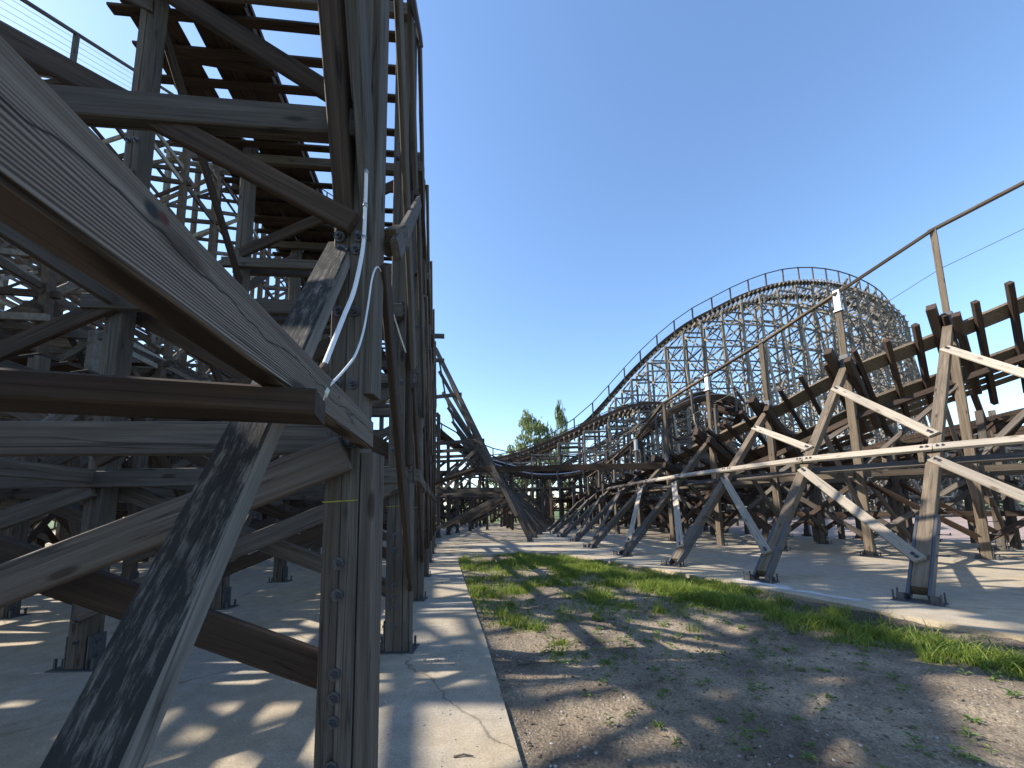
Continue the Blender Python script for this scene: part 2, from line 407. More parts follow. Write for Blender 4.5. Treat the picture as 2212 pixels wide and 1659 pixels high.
ORD = ['first', 'second', 'third', 'fourth', 'fifth', 'sixth', 'seventh', 'eighth', 'ninth', 'tenth', 'eleventh', 'twelfth', 'thirteenth', 'fourteenth',
       'fifteenth', 'sixteenth', 'seventeenth', 'eighteenth', 'nineteenth', 'twentieth', 'twenty-first', 'twenty-second', 'twenty-third', 'twenty-fourth', 'twenty-fifth', 'twenty-sixth',
       'twenty-seventh', 'twenty-eighth', 'twenty-ninth', 'thirtieth', 'thirty-first', 'thirty-second', 'thirty-third', 'thirty-fourth', 'thirty-fifth', 'thirty-sixth',
       'thirty-seventh', 'thirty-eighth', 'thirty-ninth', 'fortieth', 'forty-first', 'forty-second', 'forty-third', 'forty-fourth', 'forty-fifth', 'forty-sixth', 'forty-seventh', 'forty-eighth', 'forty-ninth', 'fiftieth']
Z1 = V((0, 0, 1))

# shared little hardware meshes
def bolt_mesh():
    vs, fs = [], []
    def cyl(r, z0, z1, n):
        k = len(vs)
        for z in (z0, z1): vs.extend([(r * math.cos(2 * math.pi * i / n), r * math.sin(2 * math.pi * i / n), z) for i in range(n)])
        for i in range(n): fs.append((k + i, k + (i + 1) % n, k + n + (i + 1) % n, k + n + i))
        fs.append(tuple(k + n + i for i in range(n)))
    cyl(0.034, 0, 0.006, 12); cyl(0.02, 0.006, 0.024, 6); cyl(0.011, 0.024, 0.042, 8)
    return mesh('bolt', vs, fs, DARKST)
BOLT = bolt_mesh()
def bolt(p, nrm, parent):
    return put('bolt', BOLT, frame(V(p), V(p) + V(nrm).normalized() * 1e-3 * 2, V((0.2, 0.1, 1))), parent)
def shoe_mesh():
    b = MB()
    b.box((-0.24, 0, 0.006), (0.24, 0, 0.006), 0.3, 0.014, V((0, 1, 0)))
    for s in (-1, 1):
        b.box((s * 0.118, 0, 0.012), (s * 0.118, 0, 0.34), 0.012, 0.18)
        b.box((s * 0.15, -0.05, 0.012), (s * 0.15, -0.05, 0.1), 0.06, 0.02)
        for t in (-0.1, 0.1): b.box((s * 0.2, t, 0.01), (s * 0.2, t, 0.12), 0.022, 0.022)
        b.box((s * 0.118, 0, 0.12), (s * 0.16, 0, 0.12), 0.03, 0.03, V((0, 1, 0)))
        b.box((s * 0.118, 0, 0.26), (s * 0.16, 0, 0.26), 0.03, 0.03, V((0, 1, 0)))
    return mesh('base_shoe', b.v, b.f, DARKST)
SHOE = shoe_mesh()
def shoe(p, d, parent):
    d = V((d[0], d[1], 0)).normalized(); x = V((-d.y, d.x, 0))
    mm = Matrix((x, d, Z1)).transposed().to_4x4(); mm.translation = V((p[0], p[1], 0))
    return put('base_shoe', SHOE, mm, parent)
def foot_mesh():
    b = MB()
    b.box((-0.3, 0, 0.006), (0.3, 0, 0.006), 0.34, 0.014, V((0, 1, 0)))
    for s in (-1, 1):
        b.box((s * 0.19, -0.1, 0.014), (s * 0.19, -0.1, 0.13), 0.09, 0.05)
        b.box((s * 0.19, 0.1, 0.014), (s * 0.19, 0.1, 0.1), 0.09, 0.05)
        for t in (-0.13, 0.13): b.box((s * 0.27, t, 0.014), (s * 0.27, t, 0.17), 0.022, 0.022)
    return mesh('foot_plate', b.v, b.f, DARKST)
FOOT = foot_mesh()
def foot_plate(p, d, parent):
    o = shoe(p, d, parent); o.data = FOOT; o.name = 'foot_plate'; return o
def rung_mesh():
    b = MB(); b.box((0, 0, 0), (0.3, 0, 0), 0.018, 0.018, V((0, 1, 0))); b.box((0.29, 0, 0), (0.29, 0, 0.035), 0.018, 0.018)
    return mesh('step_rung', b.v, b.f, DARKST)
RUNG = rung_mesh()

# ------------------------------------------------------------------ ground
def flat(name, poly, z, mat, thick=0.0):
    n = len(poly); vs = [(x, y, z) for x, y in poly]; fs = [tuple(range(n))]
    if thick:
        vs += [(x, y, z - thick) for x, y in poly]
        fs += [(i, n + i, n + (i + 1) % n, (i + 1) % n) for i in range(n)]
    o = bpy.data.objects.new(name, mesh(name, vs, fs, mat)); COL.objects.link(o); o['kind'] = 'structure'; return o
EDGE_L = [(0.25, 1.0), (0.03, 2.61), (-0.36, 4.94), (-1.25, 9.63), (-1.9, 13.2)]
EDGE_R = [(1.5, 14.1), (3.56, 10.49), (4.58, 8.04), (5.38, 5.91), (5.96, 4.73), (6.9, 3.0), (9.0, -1.0)]
flat('ground', [(-900, -300), (900, -300), (900, 1500), (-900, 1500)], -0.22, MEADOW)
flat('pavement', [(-70, -12), (0.9, -12), (0.6, -3)] + EDGE_L + [(-0.6, 14.25), (0.6, 14.5)] + EDGE_R +
     [(13, -12), (45, -12), (45, 7), (32, 10), (21, 14.2), (15.5, 17.4), (13, 20), (12, 28), (10, 47), (-70, 47)], 0.0, CONC, 0.2)
flat('gravel_yard', [(45, 7), (90, 20), (75, 52), (45, 57), (22, 57), (11, 45), (12.2, 28), (13.2, 20.2), (15.7, 17.6), (21.2, 14.4), (32.1, 10.2)], -0.06, GRAVEL)

sm_ = [(4.62, 8.55), (4.78, 8.25), (4.82, 8.0), (5.0, 7.75), (5.02, 7.4), (5.2, 7.2), (5.3, 6.85), (5.5, 6.5)]
up_e = [(x + 0.02 + 0.1 * random.random(), y + 0.06 * random.random()) for x, y in sm_]
lo_e = [(x + 0.16 + 0.2 * random.random(), y + 0.1 * random.random()) for x, y in sm_]
flat('paint_mark', up_e + lo_e[::-1], 0.004, plain('chalky_white', (0.42, 0.41, 0.4), 0.9, 0, 0.35, 6))
def edge_x(poly, y):
    P = sorted(poly, key=lambda p: p[1])
    return float(np.interp(y, [p[1] for p in P], [p[0] for p in P]))
def fb(x, y, s, sd_=0.0): return mnoise.fractal(V((x * s, y * s, sd_)), 1.0, 2.0, 4)
def soil_z(x, y):
    xr = edge_x(EDGE_R, y); d = xr - x
    ditch = -0.13 * math.exp(-((d - 0.75) / 0.5) ** 2) + 0.05 * math.exp(-((d - 1.9) / 0.7) ** 2)
    z = -0.05 + ditch + 0.035 * fb(x, y, 0.7) + 0.022 * fb(x, y, 3.1, 5) + 0.011 * fb(x, y, 9, 9)
    xl = edge_x(EDGE_L, y)
    k = min(1, max(0, (x - xl) / 0.5)); return min(z, -0.02) * k + (-0.03) * (1 - k)
def damp(x, y):
    d = edge_x(EDGE_R, y) - x
    v = math.exp(-((d - 0.9) / 0.95) ** 2) * 1.35 + 0.5 * fb(x, y, 0.9, 3) + (0.25 if x < edge_x(EDGE_L, y) + 0.5 else 0)
    return max(0, min(1, v))
nx, ny = 170, 260; x0_, x1_, y0_, y1_ = -3.0, 11.0, -4.0, 15.2
vs = []; dm = []
for j in range(ny + 1):
    y = y0_ + (y1_ - y0_) * (j / ny)
    for i in range(nx + 1):
        x = x0_ + (x1_ - x0_) * i / nx
        vs.append((x, y, soil_z(x, y))); dm.append(damp(x, y))
fs = [(j * (nx + 1) + i, j * (nx + 1) + i + 1, (j + 1) * (nx + 1) + i + 1, (j + 1) * (nx + 1) + i) for j in range(ny) for i in range(nx)]
me = mesh('soil', vs, fs, SOIL, True); a = me.attributes.new('damp', 'FLOAT', 'POINT'); a.data.foreach_set('value', dm)
o = bpy.data.objects.new('soil', me); COL.objects.link(o); o['kind'] = 'structure'

# ------------------------------------------------------------------ tall trestle on the left (nearest row)
E_ = V((-0.995, -0.10, 0)).normalized()                # across the row, away from the path
D_ = V((-0.175, 0.985, 0)).normalized()                # along the row
def row(Y): return V((-0.53 - 0.178 * Y, Y, 0))
LY = [-0.35, 2.28, 4.72, 7.25, 9.75, 12.3, 14.8, 17.3]
LV = [0.0, 2.07, 4.15, 6.4, 8.6]
lab_l = ['grey timber bent standing just beside the viewpoint', 'nearest tall grey timber bent, with the white conduits and black raker',
         'second tall timber bent of the left row, just past the conduits', 'third tall timber bent from the front of the left row', 'fourth tall timber bent from the front of the left row',
         'fifth tall timber bent from the front of the left row', 'sixth tall timber bent of the left row, grey cap end against sky', 'seventh tall timber bent, last upright one of the left row']
OFF = [0.0, 3.3, 6.6]
for k, Y in enumerate(LY):
    B = thing('timber_bent', row(Y), lab_l[k], 'trestle bent')
    o0 = row(Y); near = k in (1, 2, 3); top = 8.75 + (0.25 if k % 2 else 0)
    for q, of in enumerate(OFF):
        p = o0 + E_ * of
        base = 0.0
        # two plies side by side and a cheek plank on the outer face
        for s in (-1, 1):
            tq = top if q < 2 else 4.45
            beam('post_ply', p + V((s * 0.049 - 0.04, 0, base)), p + V((s * 0.049 - 0.04, 0, tq + 0.02 * s)), 0.096, 0.19, GREY, B)
        if q == 0:
            beam('cheek_plank', p + V((0.103, 0, 0)), p + V((0.103, 0, 1.94)), 0.084, 0.17, GREY, B)
            beam('cheek_plank', p + V((0.078, 0.01, 2.16 if k != 1 else 2.3)), p + V((0.078, 0.01, 8.5)), 0.075, 0.15, GREY if k % 2 else BROWN, B)
            if k >= 1:
                beam('strap', p + V((-0.14, -0.099, 1.66)), p + V((0.06, -0.099, 1.668)), 0.004, 0.008, YEL, B, side=V((0, 1, 0)))
        else:
            beam('cheek_plank', p + V((-0.15, 0.02, 0)), p + V((-0.15, 0.02, (top if q < 2 else 4.4) - 0.3)), 0.07, 0.14, GREY, B)
        if k > 1: shoe(p + V((-0.03, 0, 0)), (0, 1), B)
    ext = E_ * 0.25
    for z in LV[1:]:
        if k == 2 and z == 6.4: continue
        fx = 6.85 if z < 4 else 3.6 if z < 8 else 4.3
        if not ((k == 1 and z > 4) or z > 8): beam('ledger', o0 + V((0, 0.15, z)) - ext * (0.1 if z < 8 else 0.55 if k not in (6, 7) else 2.2), o0 + E_ * fx + V((0, 0.15, z)), 0.09, 0.2, GREY, B, side=V((0, 1, 0)))
        if z > 2.2 or k > 1:
            beam('ledger', o0 + V((0, -0.15, z - (0.16 if k == 1 else 0.05))) - ext * (0.1 if z < 8 else 0.55 if k not in (6, 7) else 2.2), o0 + E_ * fx + V((0, -0.15, z - (0.16 if k == 1 else 0.05))), 0.09, 0.18, GREY if z > 5 else TANW if k == 9 else GREY, B, side=V((0, 1, 0)))
    # crossed diagonals in the bent
    lo = [0.6, 2.25, 4.4, 6.55]; hi = [1.93, 4.1, 6.25, 8.45]
    for s_i, (za, zb) in enumerate(zip(lo, hi)):
        if k == 1 and s_i > 0: break
        if s_i == 2 or (k == 2 and s_i > 1): continue
        for q in range(2 if s_i < 2 else 1):
            pa, pb = o0 + E_ * OFF[q], o0 + E_ * OFF[q + 1]
            beam('diagonal_brace', pa + V((0, -0.14, zb)), pb + V((0, -0.14, za)), 0.06, 0.2, GREY if (k + s_i) % 3 else BROWN, B, side=V((0, 1, 0)))
            beam('diagonal_brace', pa + V((0, 0.135, za)), pb + V((0, 0.135, zb)), 0.06, 0.2, BROWN if (k + q + s_i) % 2 else GREY, B, side=V((0, 1, 0)))
    # bolts at the joints seen close
    if k in (1, 2, 3, 4):
        for q, of in enumerate(OFF[:2]):
            p = o0 + E_ * of
            zs = [0.28, 0.5, 0.62, 0.74, 1.15, 1.32, 2.0, 2.35, 2.8, 3.2, 4.1, 4.25, 5.2, 6.3] if k < 4 else [0.5, 0.65, 2.0, 2.15, 2.6, 4.2]
            for z in zs:
                for s in ((-1, 1) if (z > 1.8) else (0,)):
                    bolt(p + V((-0.04 + s * 0.049, -0.098, z)), (0, -1, 0), B)
    # braces in the plane of the row, up to the next bent
    if k < len(LY) - 1:
        nx_ = row(LY[k + 1]); r_ = V((0.03, 0, 0))
        for q, of in enumerate(OFF):
            a, c = o0 + E_ * of, nx_ + E_ * of
            for za, zb in ((3.2, 0.72), (5.9, 3.4), (8.4, 5.9)):
                if q == 2 and za > 4: continue
                if q == 0 and k >= 1:
                    dx = 0.155 if za > 3.3 else 0.125
                    beam('row_brace', a + V((dx, 0.05, za)), c + V((0.15, -0.05, zb)), 0.05, 0.14, BROWN if za < 3.3 else GREY, B, side=V((1, 0, 0)))
                    if za > 3.3 and k == 1: beam('row_brace', a + V((0.2, 0.05, zb - 0.1)), c + V((0.2, -0.05, za - 0.2)), 0.05, 0.13, GREY, B, side=V((1, 0, 0)))
                elif q and k >= 1:
                    if q == 2 and (k % 2 or za > 3.3): continue
                    if (k + q) % 2: beam('row_brace', a + V((-0.02, 0, za)), c + V((-0.02, 0, zb)), 0.06, 0.14, BROWN, B)
                    else: beam('row_brace', a + V((-0.02, 0, zb)), c + V((-0.02, 0, za)), 0.06, 0.14, GREY, B)
            if q or k >= 2:
                for z in ([LV[1], LV[3]] if q == 0 else LV[1:3]):
                    dx = 0.17 if q == 0 else 0
                    beam('row_ledger', a + V((dx, 0.1, z - 0.02)), c + V((dx, -0.1, z - 0.02)), 0.07, 0.15, GREY, B)
    if k == 1:
        for za, zb, yo in ((3.34, 5.1, -0.14), (4.42, 6.5, 0.2), (6.6, 8.5, -0.14)):
            beam('diagonal_brace', o0 + V((0, yo, za)), o0 + E_ * 3.3 + V((0, yo, zb)), 0.06, 0.13, BROWN, B, side=V((0, 1, 0)))
        # the raker running from the joint down past the viewpoint, and its upper continuation
        j = V((-0.95, 2.27, 3.28))
        beam('raker', V((-1.06, 2.27, 3.28)), V((-0.76, 0.13, 0.0)), 0.155, 0.08, LICH, B, side=V((1, 0, 0)), label='lichen-blackened raker leaning towards the viewpoint')
        beam('raker', j + V((-0.06, 0.0, 0.02)), V((-1.02, 0.95, 8.2)), 0.11, 0.15, BROWN, B)
        beam('raker', j + V((0.07, 0.02, 0.02)), V((-0.89, 1.1, 8.3)), 0.07, 0.16, GREY, B)
        for s in (-0.06, 0.06): bolt(j + V((s - 0.02, -0.1, 0.0)), (0, -1, -0.1), B)
        # long ledger close to the lens, and the plank under it
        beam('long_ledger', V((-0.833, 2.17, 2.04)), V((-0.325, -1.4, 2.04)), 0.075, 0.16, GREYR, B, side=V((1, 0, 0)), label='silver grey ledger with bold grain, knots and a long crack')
        beam('cross_plank', V((-0.585, 1.15, 1.92)), V((-3.6, 0.22, 1.925)), 0.17, 0.075, BROWN, B, side=V((0, 1, 0)))
        beam('knee_block', V((-0.80, 2.42, 3.42)), V((-0.82, 2.75, 3.72)), 0.1, 0.16, TANW, B)

# conduits clipped to the nearest bent
C1 = [(792, 335, 2.13), (790, 420, 2.12), (786, 515, 2.08), (778, 570, 1.99), (764, 630, 1.88), (744, 680, 1.78), (722, 735, 1.66), (698, 795, 1.52), (676, 846, 1.37)]
t = thing('conduit', at(676, 846, 1.37), 'white plastic conduit bending down the post to the ledger', 'conduit')
pts = catmull([at(*p) for p in C1], 0.04); tube('pipe', pts, 0.0108, PVC, t, 10)
for q in (3, 9, 15): tube('clip', [pts[q] - (pts[q + 1] - pts[q]) * 0.3, pts[q] + (pts[q + 1] - pts[q]) * 0.3], 0.0145, STEEL, t, 10)
tube('sleeve', [at(690, 815, 1.46), at(676, 846, 1.375)], 0.0165, PVC, t, 10)
tube('clip', [at(701, 790, 1.53), at(692, 812, 1.48)], 0.017, BROWN, t, 10)
C2 = [(692, 862, 1.35), (703, 842, 1.40), (738, 806, 1.5), (768, 766, 1.66), (785, 715, 1.82), (795, 660, 1.95), (804, 600, 2.1), (814, 577, 2.2), (824, 590, 2.32), (838, 640, 2.5), (858, 705, 2.75), (878, 765, 3.0)]
t = thing('cable', at(692, 862, 1.35), 'thin pale cable looping from the ledger gland over the post', 'cable')
pts = catmull([at(*p) for p in C2], 0.04); tube('cable_run', pts, 0.0052, PVC, t, 8)
g0, g1 = at(692, 864, 1.35), at(703, 842, 1.395)
tube('gland', [g0, g0.lerp(g1, 0.45), g0.lerp(g1, 0.46), g1], [0.012, 0.012, 0.017, 0.015], plain('ivory_gland', (0.55, 0.53, 0.45), 0.5), t, 10)

# track and boards above the left row: straight part, then the curved drop to the valley
def c_left(Y, off): return row(Y) + E_ * off
LPATH = [c_left(y, 3.2) + Z1 * 8.95 for y in (-5, 0, 6, 12, 17)] + [V((-7.0, 21, 8.7)), V((-6.2, 25, 7.7)), V((-4.6, 28.3, 6.5)), V((-2.2, 30.4, 5.3)), V((0.8, 31.2, 4.45)),
         V((3.6, 30.9, 4.2)), V((6.2, 29.6, 4.5)), V((8.3, 27.6, 5.6)), V((10.2, 25.3, 7.3)), V((12.0, 23.9, 8.3)), V((14.0, 24.6, 8.3)), V((15.6, 27.2, 7.6)), V((16.4, 31.5, 6.5)), V((17, 37, 5.2))]
LP = catmull(LPATH, 0.45)
def bank_l(i):
    y = LP[i].y; x = LP[i].x
    if x < 3 and y < 18: return 0.0
    k = i / len(LP)
    s0 = min(range(len(LP)), key=lambda q: abs(LP[q].y - 18) + (100 if LP[q].x > 0 else 0))
    return math.radians(26) * min(1, (i - s0) / 18) * (1 if i < len(LP) - 14 else max(0, (len(LP) - i) / 14))
ltrack, lfr = track('dark brown track above the tall left trestle, dropping into the far valley', LP, bank_l, gauge=1.25, stack_w=0.42, tie_step=0.9, tie=(0.14, 0.16), ov=(0.3, 0.3))
deck = thing('walkway_deck', c_left(-5, 3.2) + Z1 * 8.8, 'dark plank walkway and joists over the tall left trestle, seen from below', 'walkway')
yy = -5.0
while yy < 18.2:
    p = c_left(yy, 0.1) + Z1 * 8.82; q = c_left(yy, 4.2) + Z1 * 8.82
    beam('joist', p, q, 0.13, 0.05, BROWN, deck, side=D_); yy += 0.45 if random.random() > .15 else 0.62
for r_i, of in enumerate((2.88, 3.09, 3.3, 3.52, 3.74, 3.96)):
    for seg in range(6):
        ya = -5 + seg * 3.9 + (r_i % 3) * 0.5
        if random.random() < 0.08: continue
        beam('deck_plank', c_left(ya, of) + Z1 * 8.93, c_left(ya + 3.87, of) + Z1 * 8.93, 0.205, 0.04, BROWN, deck)

# bents under the curved drop, with long rakers towards the path
feet = [((0.81, 19.23), (-4.15, 20.5, 10.6)), ((1.2, 21.8), (-4.2, 23.2, 8.9)), ((1.65, 24.3), (-4.0, 25.6, 7.6)), ((2.15, 26.8), (-3.7, 27.8, 6.6)), ((2.65, 29.2), (-3.0, 29.6, 5.8)), ((3.2, 31.6), (-1.8, 31.4, 4.9)), ((3.8, 34.2), (-0.2, 33.4, 4.2))]
for k, (f, tp) in enumerate(feet):
    f = V((*f, 0)); tp = V(tp); B = thing('raking_bent', f, ORD[k] + ' raking bent of the left drop, counted from the front', 'trestle bent')
    d = (tp - f); hd = V((d.x, d.y, 0)).normalized(); sd_ = V((-hd.y, hd.x, 0))
    beam('raker', f + Z1 * 0.1, tp, 0.17, 0.2, GREY, B, side=sd_)
    shoe(f, hd, B)
    if k + 1 < len(feet) and k < 5:
        g_, h2 = f.lerp(V((*feet[k + 1][0], 0)), 0.5), tp.lerp(V(feet[k + 1][1]), 0.5)
        beam('raker', g_ + Z1 * 0.1, h2, 0.14, 0.18, GREY, B, side=sd_)
        beam('raker_cheek', f.lerp(tp, 0.12) + sd_ * 0.13, f.lerp(tp, 0.97) + sd_ * 0.13, 0.05, 0.2, GREY, B, side=sd_)
    for of in (0.0, 3.0):
        p = V((tp.x, tp.y, 0)) + hd * (of + 0.3); hz = tp.z - 1.4 - 0.15 * of
        beam('post', p, p + Z1 * hz, 0.2, 0.2, GREY, B); shoe(p, hd, B)
    for z in (2.6, 5.2, 7.8):
        if z < tp.z - 1.2:
            tt = z / tp.z; beam('ledger', f + d * tt - hd * 0.2, V((tp.x, tp.y, z)) + hd * 3.6, 0.09, 0.2, GREY, B, side=sd_)
    for za, zb in ((0.6, 2.4), (2.8, 5.0), (5.4, 7.6)):
        if zb < tp.z - 1.0:
            pa, pb_ = V((tp.x, tp.y, 0)) + hd * 0.3, V((tp.x, tp.y, 0)) + hd * 3.3
            beam('diagonal_brace', pa + Z1 * za, pb_ + Z1 * zb, 0.07, 0.18, GREY, B, side=sd_)
            beam('diagonal_brace', pa + Z1 * zb, pb_ + Z1 * za, 0.07, 0.18, BROWN, B, side=sd_)
            if za < 3: beam('diagonal_brace', f + d * (zb / tp.z), V((tp.x, tp.y, za)), 0.07, 0.18, GREY, B, side=sd_)
    if k + 1 < len(feet):
        f2, t2 = V((*feet[k + 1][0], 0)), V(feet[k + 1][1])
        for u in (0.28, 0.62, 0.97): beam('row_ledger', f.lerp(tp, u), f2.lerp(t2, u), 0.07, 0.16, GREY, B)
        beam('row_brace', f.lerp(tp, 0.95), f2.lerp(t2, 0.64), 0.05, 0.14, GREY, B); beam('row_brace', f.lerp(tp, 0.6), f2.lerp(t2, 0.1), 0.05, 0.14, GREY, B)
# cap ends against the sky
# valley and rise supports of the same track
vb = 0
for i in range(0, len(LP), 6):
    p = LP[i]
    if p.x < -1.8 or i >= len(LP) - 3: continue
    t_, A_, N_ = lfr[i]; h_ = V((A_.x, A_.y, 0)).normalized()
    B = thing('timber_bent', V((p.x, p.y, 0)), ORD[vb] + ' short bent carrying the far valley curve, counted from its left end', 'trestle bent'); vb += 1
    beam('bolster', p - A_ * 1.3 - N_ * 0.3, p + A_ * 1.3 - N_ * 0.3, 0.16, 0.24, BROWN, B, side=t_)
    for of in (-1.0, 1.0, 3.4):
        b0 = V((p.x, p.y, 0)) - h_ * of; zt = max(0.6, p.z - 0.5 + of * 0.4 if of < 2 else p.z * 0.62)
        beam('post', b0, b0 + Z1 * zt, 0.2, 0.2, GREY, B)
    for z in (1.3, 2.8, 4.6, 6.4):
        if z < p.z - 0.6: beam('ledger', V((p.x, p.y, z)) + h_ * 1.3, V((p.x, p.y, z)) - h_ * 3.6, 0.09, 0.18, GREY, B, side=t_)
    for za, zb in ((0.2, 2.7), (2.9, 4.9), (4.9, 7.0)):
        if zb < p.z:
            beam('diagonal_brace', V((p.x, p.y, za)) + h_, V((p.x, p.y, zb)) - h_, 0.07, 0.16, GREY, B, side=t_)
            beam('diagonal_brace', V((p.x, p.y, zb)) + h_, V((p.x, p.y, za)) - h_, 0.07, 0.16, BROWN, B, side=t_)
    beam('raker', V((p.x, p.y, 0)) - h_ * 4.6, V((p.x, p.y, p.z * 0.8)) - h_ * 1.0, 0.16, 0.16, GREY, B, side=t_)
s0 = min(range(len(LP)), key=lambda q: abs(LP[q].y - 20) + (100 if LP[q].x > 0 else 0))
hp = [LP[i] + lfr[i][1] * -1.0 for i in range(s0, len(LP) - 6, 5)]
handrail('outer handrail with wires around the far valley curve', hp, 1.25, 2, 0.09, (0.1, 0.07), GREY, near=False)
hp = [LP[i] + lfr[i][1] * 1.05 - Z1 * 0.5 for i in range(s0 + 22, len(LP) - 20, 5)]
handrail('inner handrail posts along the near side of the valley curve', hp, 1.5, 1, 0.12, (0.12, 0.07), GREY, near=False)

# ------------------------------------------------------------------ banked track on the right with raking bents
PF = [(14.2, 1.2), (11.9, 2.0), (10.0, 3.2), (8.15, 4.7), (6.47, 6.39), (5.17, 8.33), (4.3, 10.64), (3.61, 13.06), (3.08, 15.79), (2.9, 18.8), (2.7, 21.9), (2.55, 25.0), (2.5, 28.2)]
PS = [(21.8, 6.9, 9.9), (19.6, 7.4, 9.1), (17.3, 8.1, 8.35), (15.05, 9.2, 7.55), (12.83, 10.68, 6.7), (10.66, 11.76, 5.9), (9.4, 13.73, 5.0), (8.3, 15.7, 4.35), (7.35, 17.95, 3.7), (6.7, 20.5, 3.2), (6.2, 23.2, 2.9), (5.9, 26.0, 2.7), (5.7, 28.8, 2.55)]
HH = [3.0, 3.0, 3.0, 3.0, 2.98, 2.42, 2.55, 2.63, 2.8, 2.0, 1.6, 1.4, 1.3]
BK = [46, 46, 46, 46, 46, 44, 38, 28, 18, 10, 4, 0, 0]
lab_r = ['timber bent beyond the right edge, furthest up the banked track', 'next to highest bent of the banked track, beyond the right edge', 'bent at the right edge under the highest visible track', 'raking bent at the right edge beside the nearest full bent',
         'nearest raking bent on the right, big steel shoe on concrete', 'second raking bent of the right row, step rungs up its post', 'third raking bent of the right row', 'fourth raking bent of the right row',
         'fifth raking bent of the right row', 'sixth raking bent of the right row', 'seventh raking bent of the right row', 'eighth raking bent of the right row', 'last raking bent of the right row, at the valley']
RB = []
for k in range(len(PF)):
    f = V((*PF[k], 0)); s = V(PS[k]); n_ = V((s.x - f.x, s.y - f.y, 0)).normalized(); RB.append((f, s, n_))
def rk(k, z): f, s, _ = RB[k]; return f.lerp(s, z / s.z)
for k, (f, s, n_) in enumerate(RB):
    B = thing('raking_bent', f, lab_r[k], 'trestle bent'); tg = V((-n_.y, n_.x, 0)); bk = math.radians(BK[k])
    d = s - f; du = d.normalized(); sg = V((s.x, s.y, 0)); wood_m = TANW if k < 9 else GREY
    beam('raker', f + d * 0.022, f + d * 1.0, 0.2, 0.2, wood_m, B, side=tg)
    beam('raker_cheek', f + d * 0.006 + tg * 0.125, f + d * 0.19 + tg * 0.125, 0.045, 0.2, DARKST, B, side=tg)
    beam('raker_cheek', f + d * 0.006 - tg * 0.125, f + d * 0.19 - tg * 0.125, 0.045, 0.2, DARKST, B, side=tg)
    foot_plate(f, n_, B)
    # outer post through to the handrail
    beam('post', sg, s + Z1 * 0.3, 0.2, 0.2, wood_m, B, side=tg); shoe(sg, n_, B)
    hw = 0.14 if k != 5 else 0.17
    beam('handrail_post', s + Z1 * 0.3 - n_ * 0.02, s + Z1 * HH[k], hw, 0.11, wood_m, B, side=tg)
    if k in (5, 7, 9): beam('steel_sleeve', s + Z1 * (HH[k] - 0.55), s + Z1 * (HH[k] + 0.12), hw + 0.015, 0.13, STEEL, B, side=tg); beam('sleeve_flange', s + Z1 * (HH[k] - 0.6), s + Z1 * (HH[k] - 0.55), 0.24, 0.22, STEEL, B, side=tg)
    beam('steel_collar', s - Z1 * 0.25, s + Z1 * 0.35, 0.225, 0.225, DARKST, B, side=tg)
    # banked cap with its blunt end sticking out
    lat = n_ * math.cos(bk) - Z1 * math.sin(bk); nr = n_ * math.sin(bk) + Z1 * math.cos(bk)
    c0 = s - lat * 0.75 - nr * 0.1 + tg * 0.22
    beam('bolster', c0, c0 + lat * 3.3, 0.2, 0.32, BROWN, B, side=tg)
    beam('bolster', c0 + lat * 0.3 - nr * 0.3 - tg * 0.44, c0 + lat * 3.0 - nr * 0.3 - tg * 0.44, 0.16, 0.26, BROWN, B, side=tg)
    # inner posts
    for of, fr_ in ((3.3, 0.55), (7.0, 0.9)):
        p = sg + n_ * of; zt = max(0.8, s.z - 1.75 * math.sin(bk) - 0.9 if of < 4 else s.z * 0.75)
        if k < 2 or of < 4 or k < 8: beam('post', p, p + Z1 * zt, 0.18, 0.18, GREY, B, side=tg); shoe(p, n_, B)
    za = max(1.0, s.z - 1.75 * math.sin(bk) - 1.0)
    beam('inner_raker', s - Z1 * 0.2, sg + n_ * 7.0 + Z1 * (s.z * 0.42), 0.14, 0.18, GREY, B, side=tg)
    # cross ledger and diagonals
    if s.z > 2.9:
        beam('ledger', rk(k, 2.5) - n_ * 0.3 + tg * 0.15, sg + n_ * 3.6 + Z1 * 2.5 + tg * 0.15, 0.08, 0.2, TANW, B, side=tg)
    beam('diagonal_brace', sg + Z1 * min(2.3, s.z * 0.6) - tg * 0.14, sg + n_ * 3.3 + Z1 * 0.4 - tg * 0.14, 0.07, 0.18, GREY, B, side=tg)
    beam('diagonal_brace', sg + Z1 * 0.5 + tg * 0.14, sg + n_ * 3.3 + Z1 * min(2.3, za) + tg * 0.14, 0.07, 0.18, BROWN, B, side=tg)
    if s.z > 4: beam('diagonal_brace', rk(k, s.z * 0.62), sg + Z1 * 1.1, 0.07, 0.16, GREY, B, side=tg)
    if 3 <= k <= 8:
        for r_i in range(9):
            p = sg + Z1 * (0.35 + 0.33 * r_i) + tg * 0.02
            mm = Matrix((tg * -1 if r_i % 2 else tg * -1, n_, Z1)).transposed().to_4x4(); mm.translation = p; put('step_rung', RUNG, mm, B)
        for r_i in range(4):
            p = f + d * (0.1 + 0.05 * r_i); mm = Matrix((tg * -1, n_, Z1)).transposed().to_4x4(); mm.translation = p; put('step_rung', RUNG, mm, B)
        for r_i in range(6):
            bolt(f + d * (0.72 + 0.025 * r_i) - du.cross(tg) * 0.1, -du.cross(tg) if (-du.cross(tg)).dot(f - s) > 0 else du.cross(tg), B)
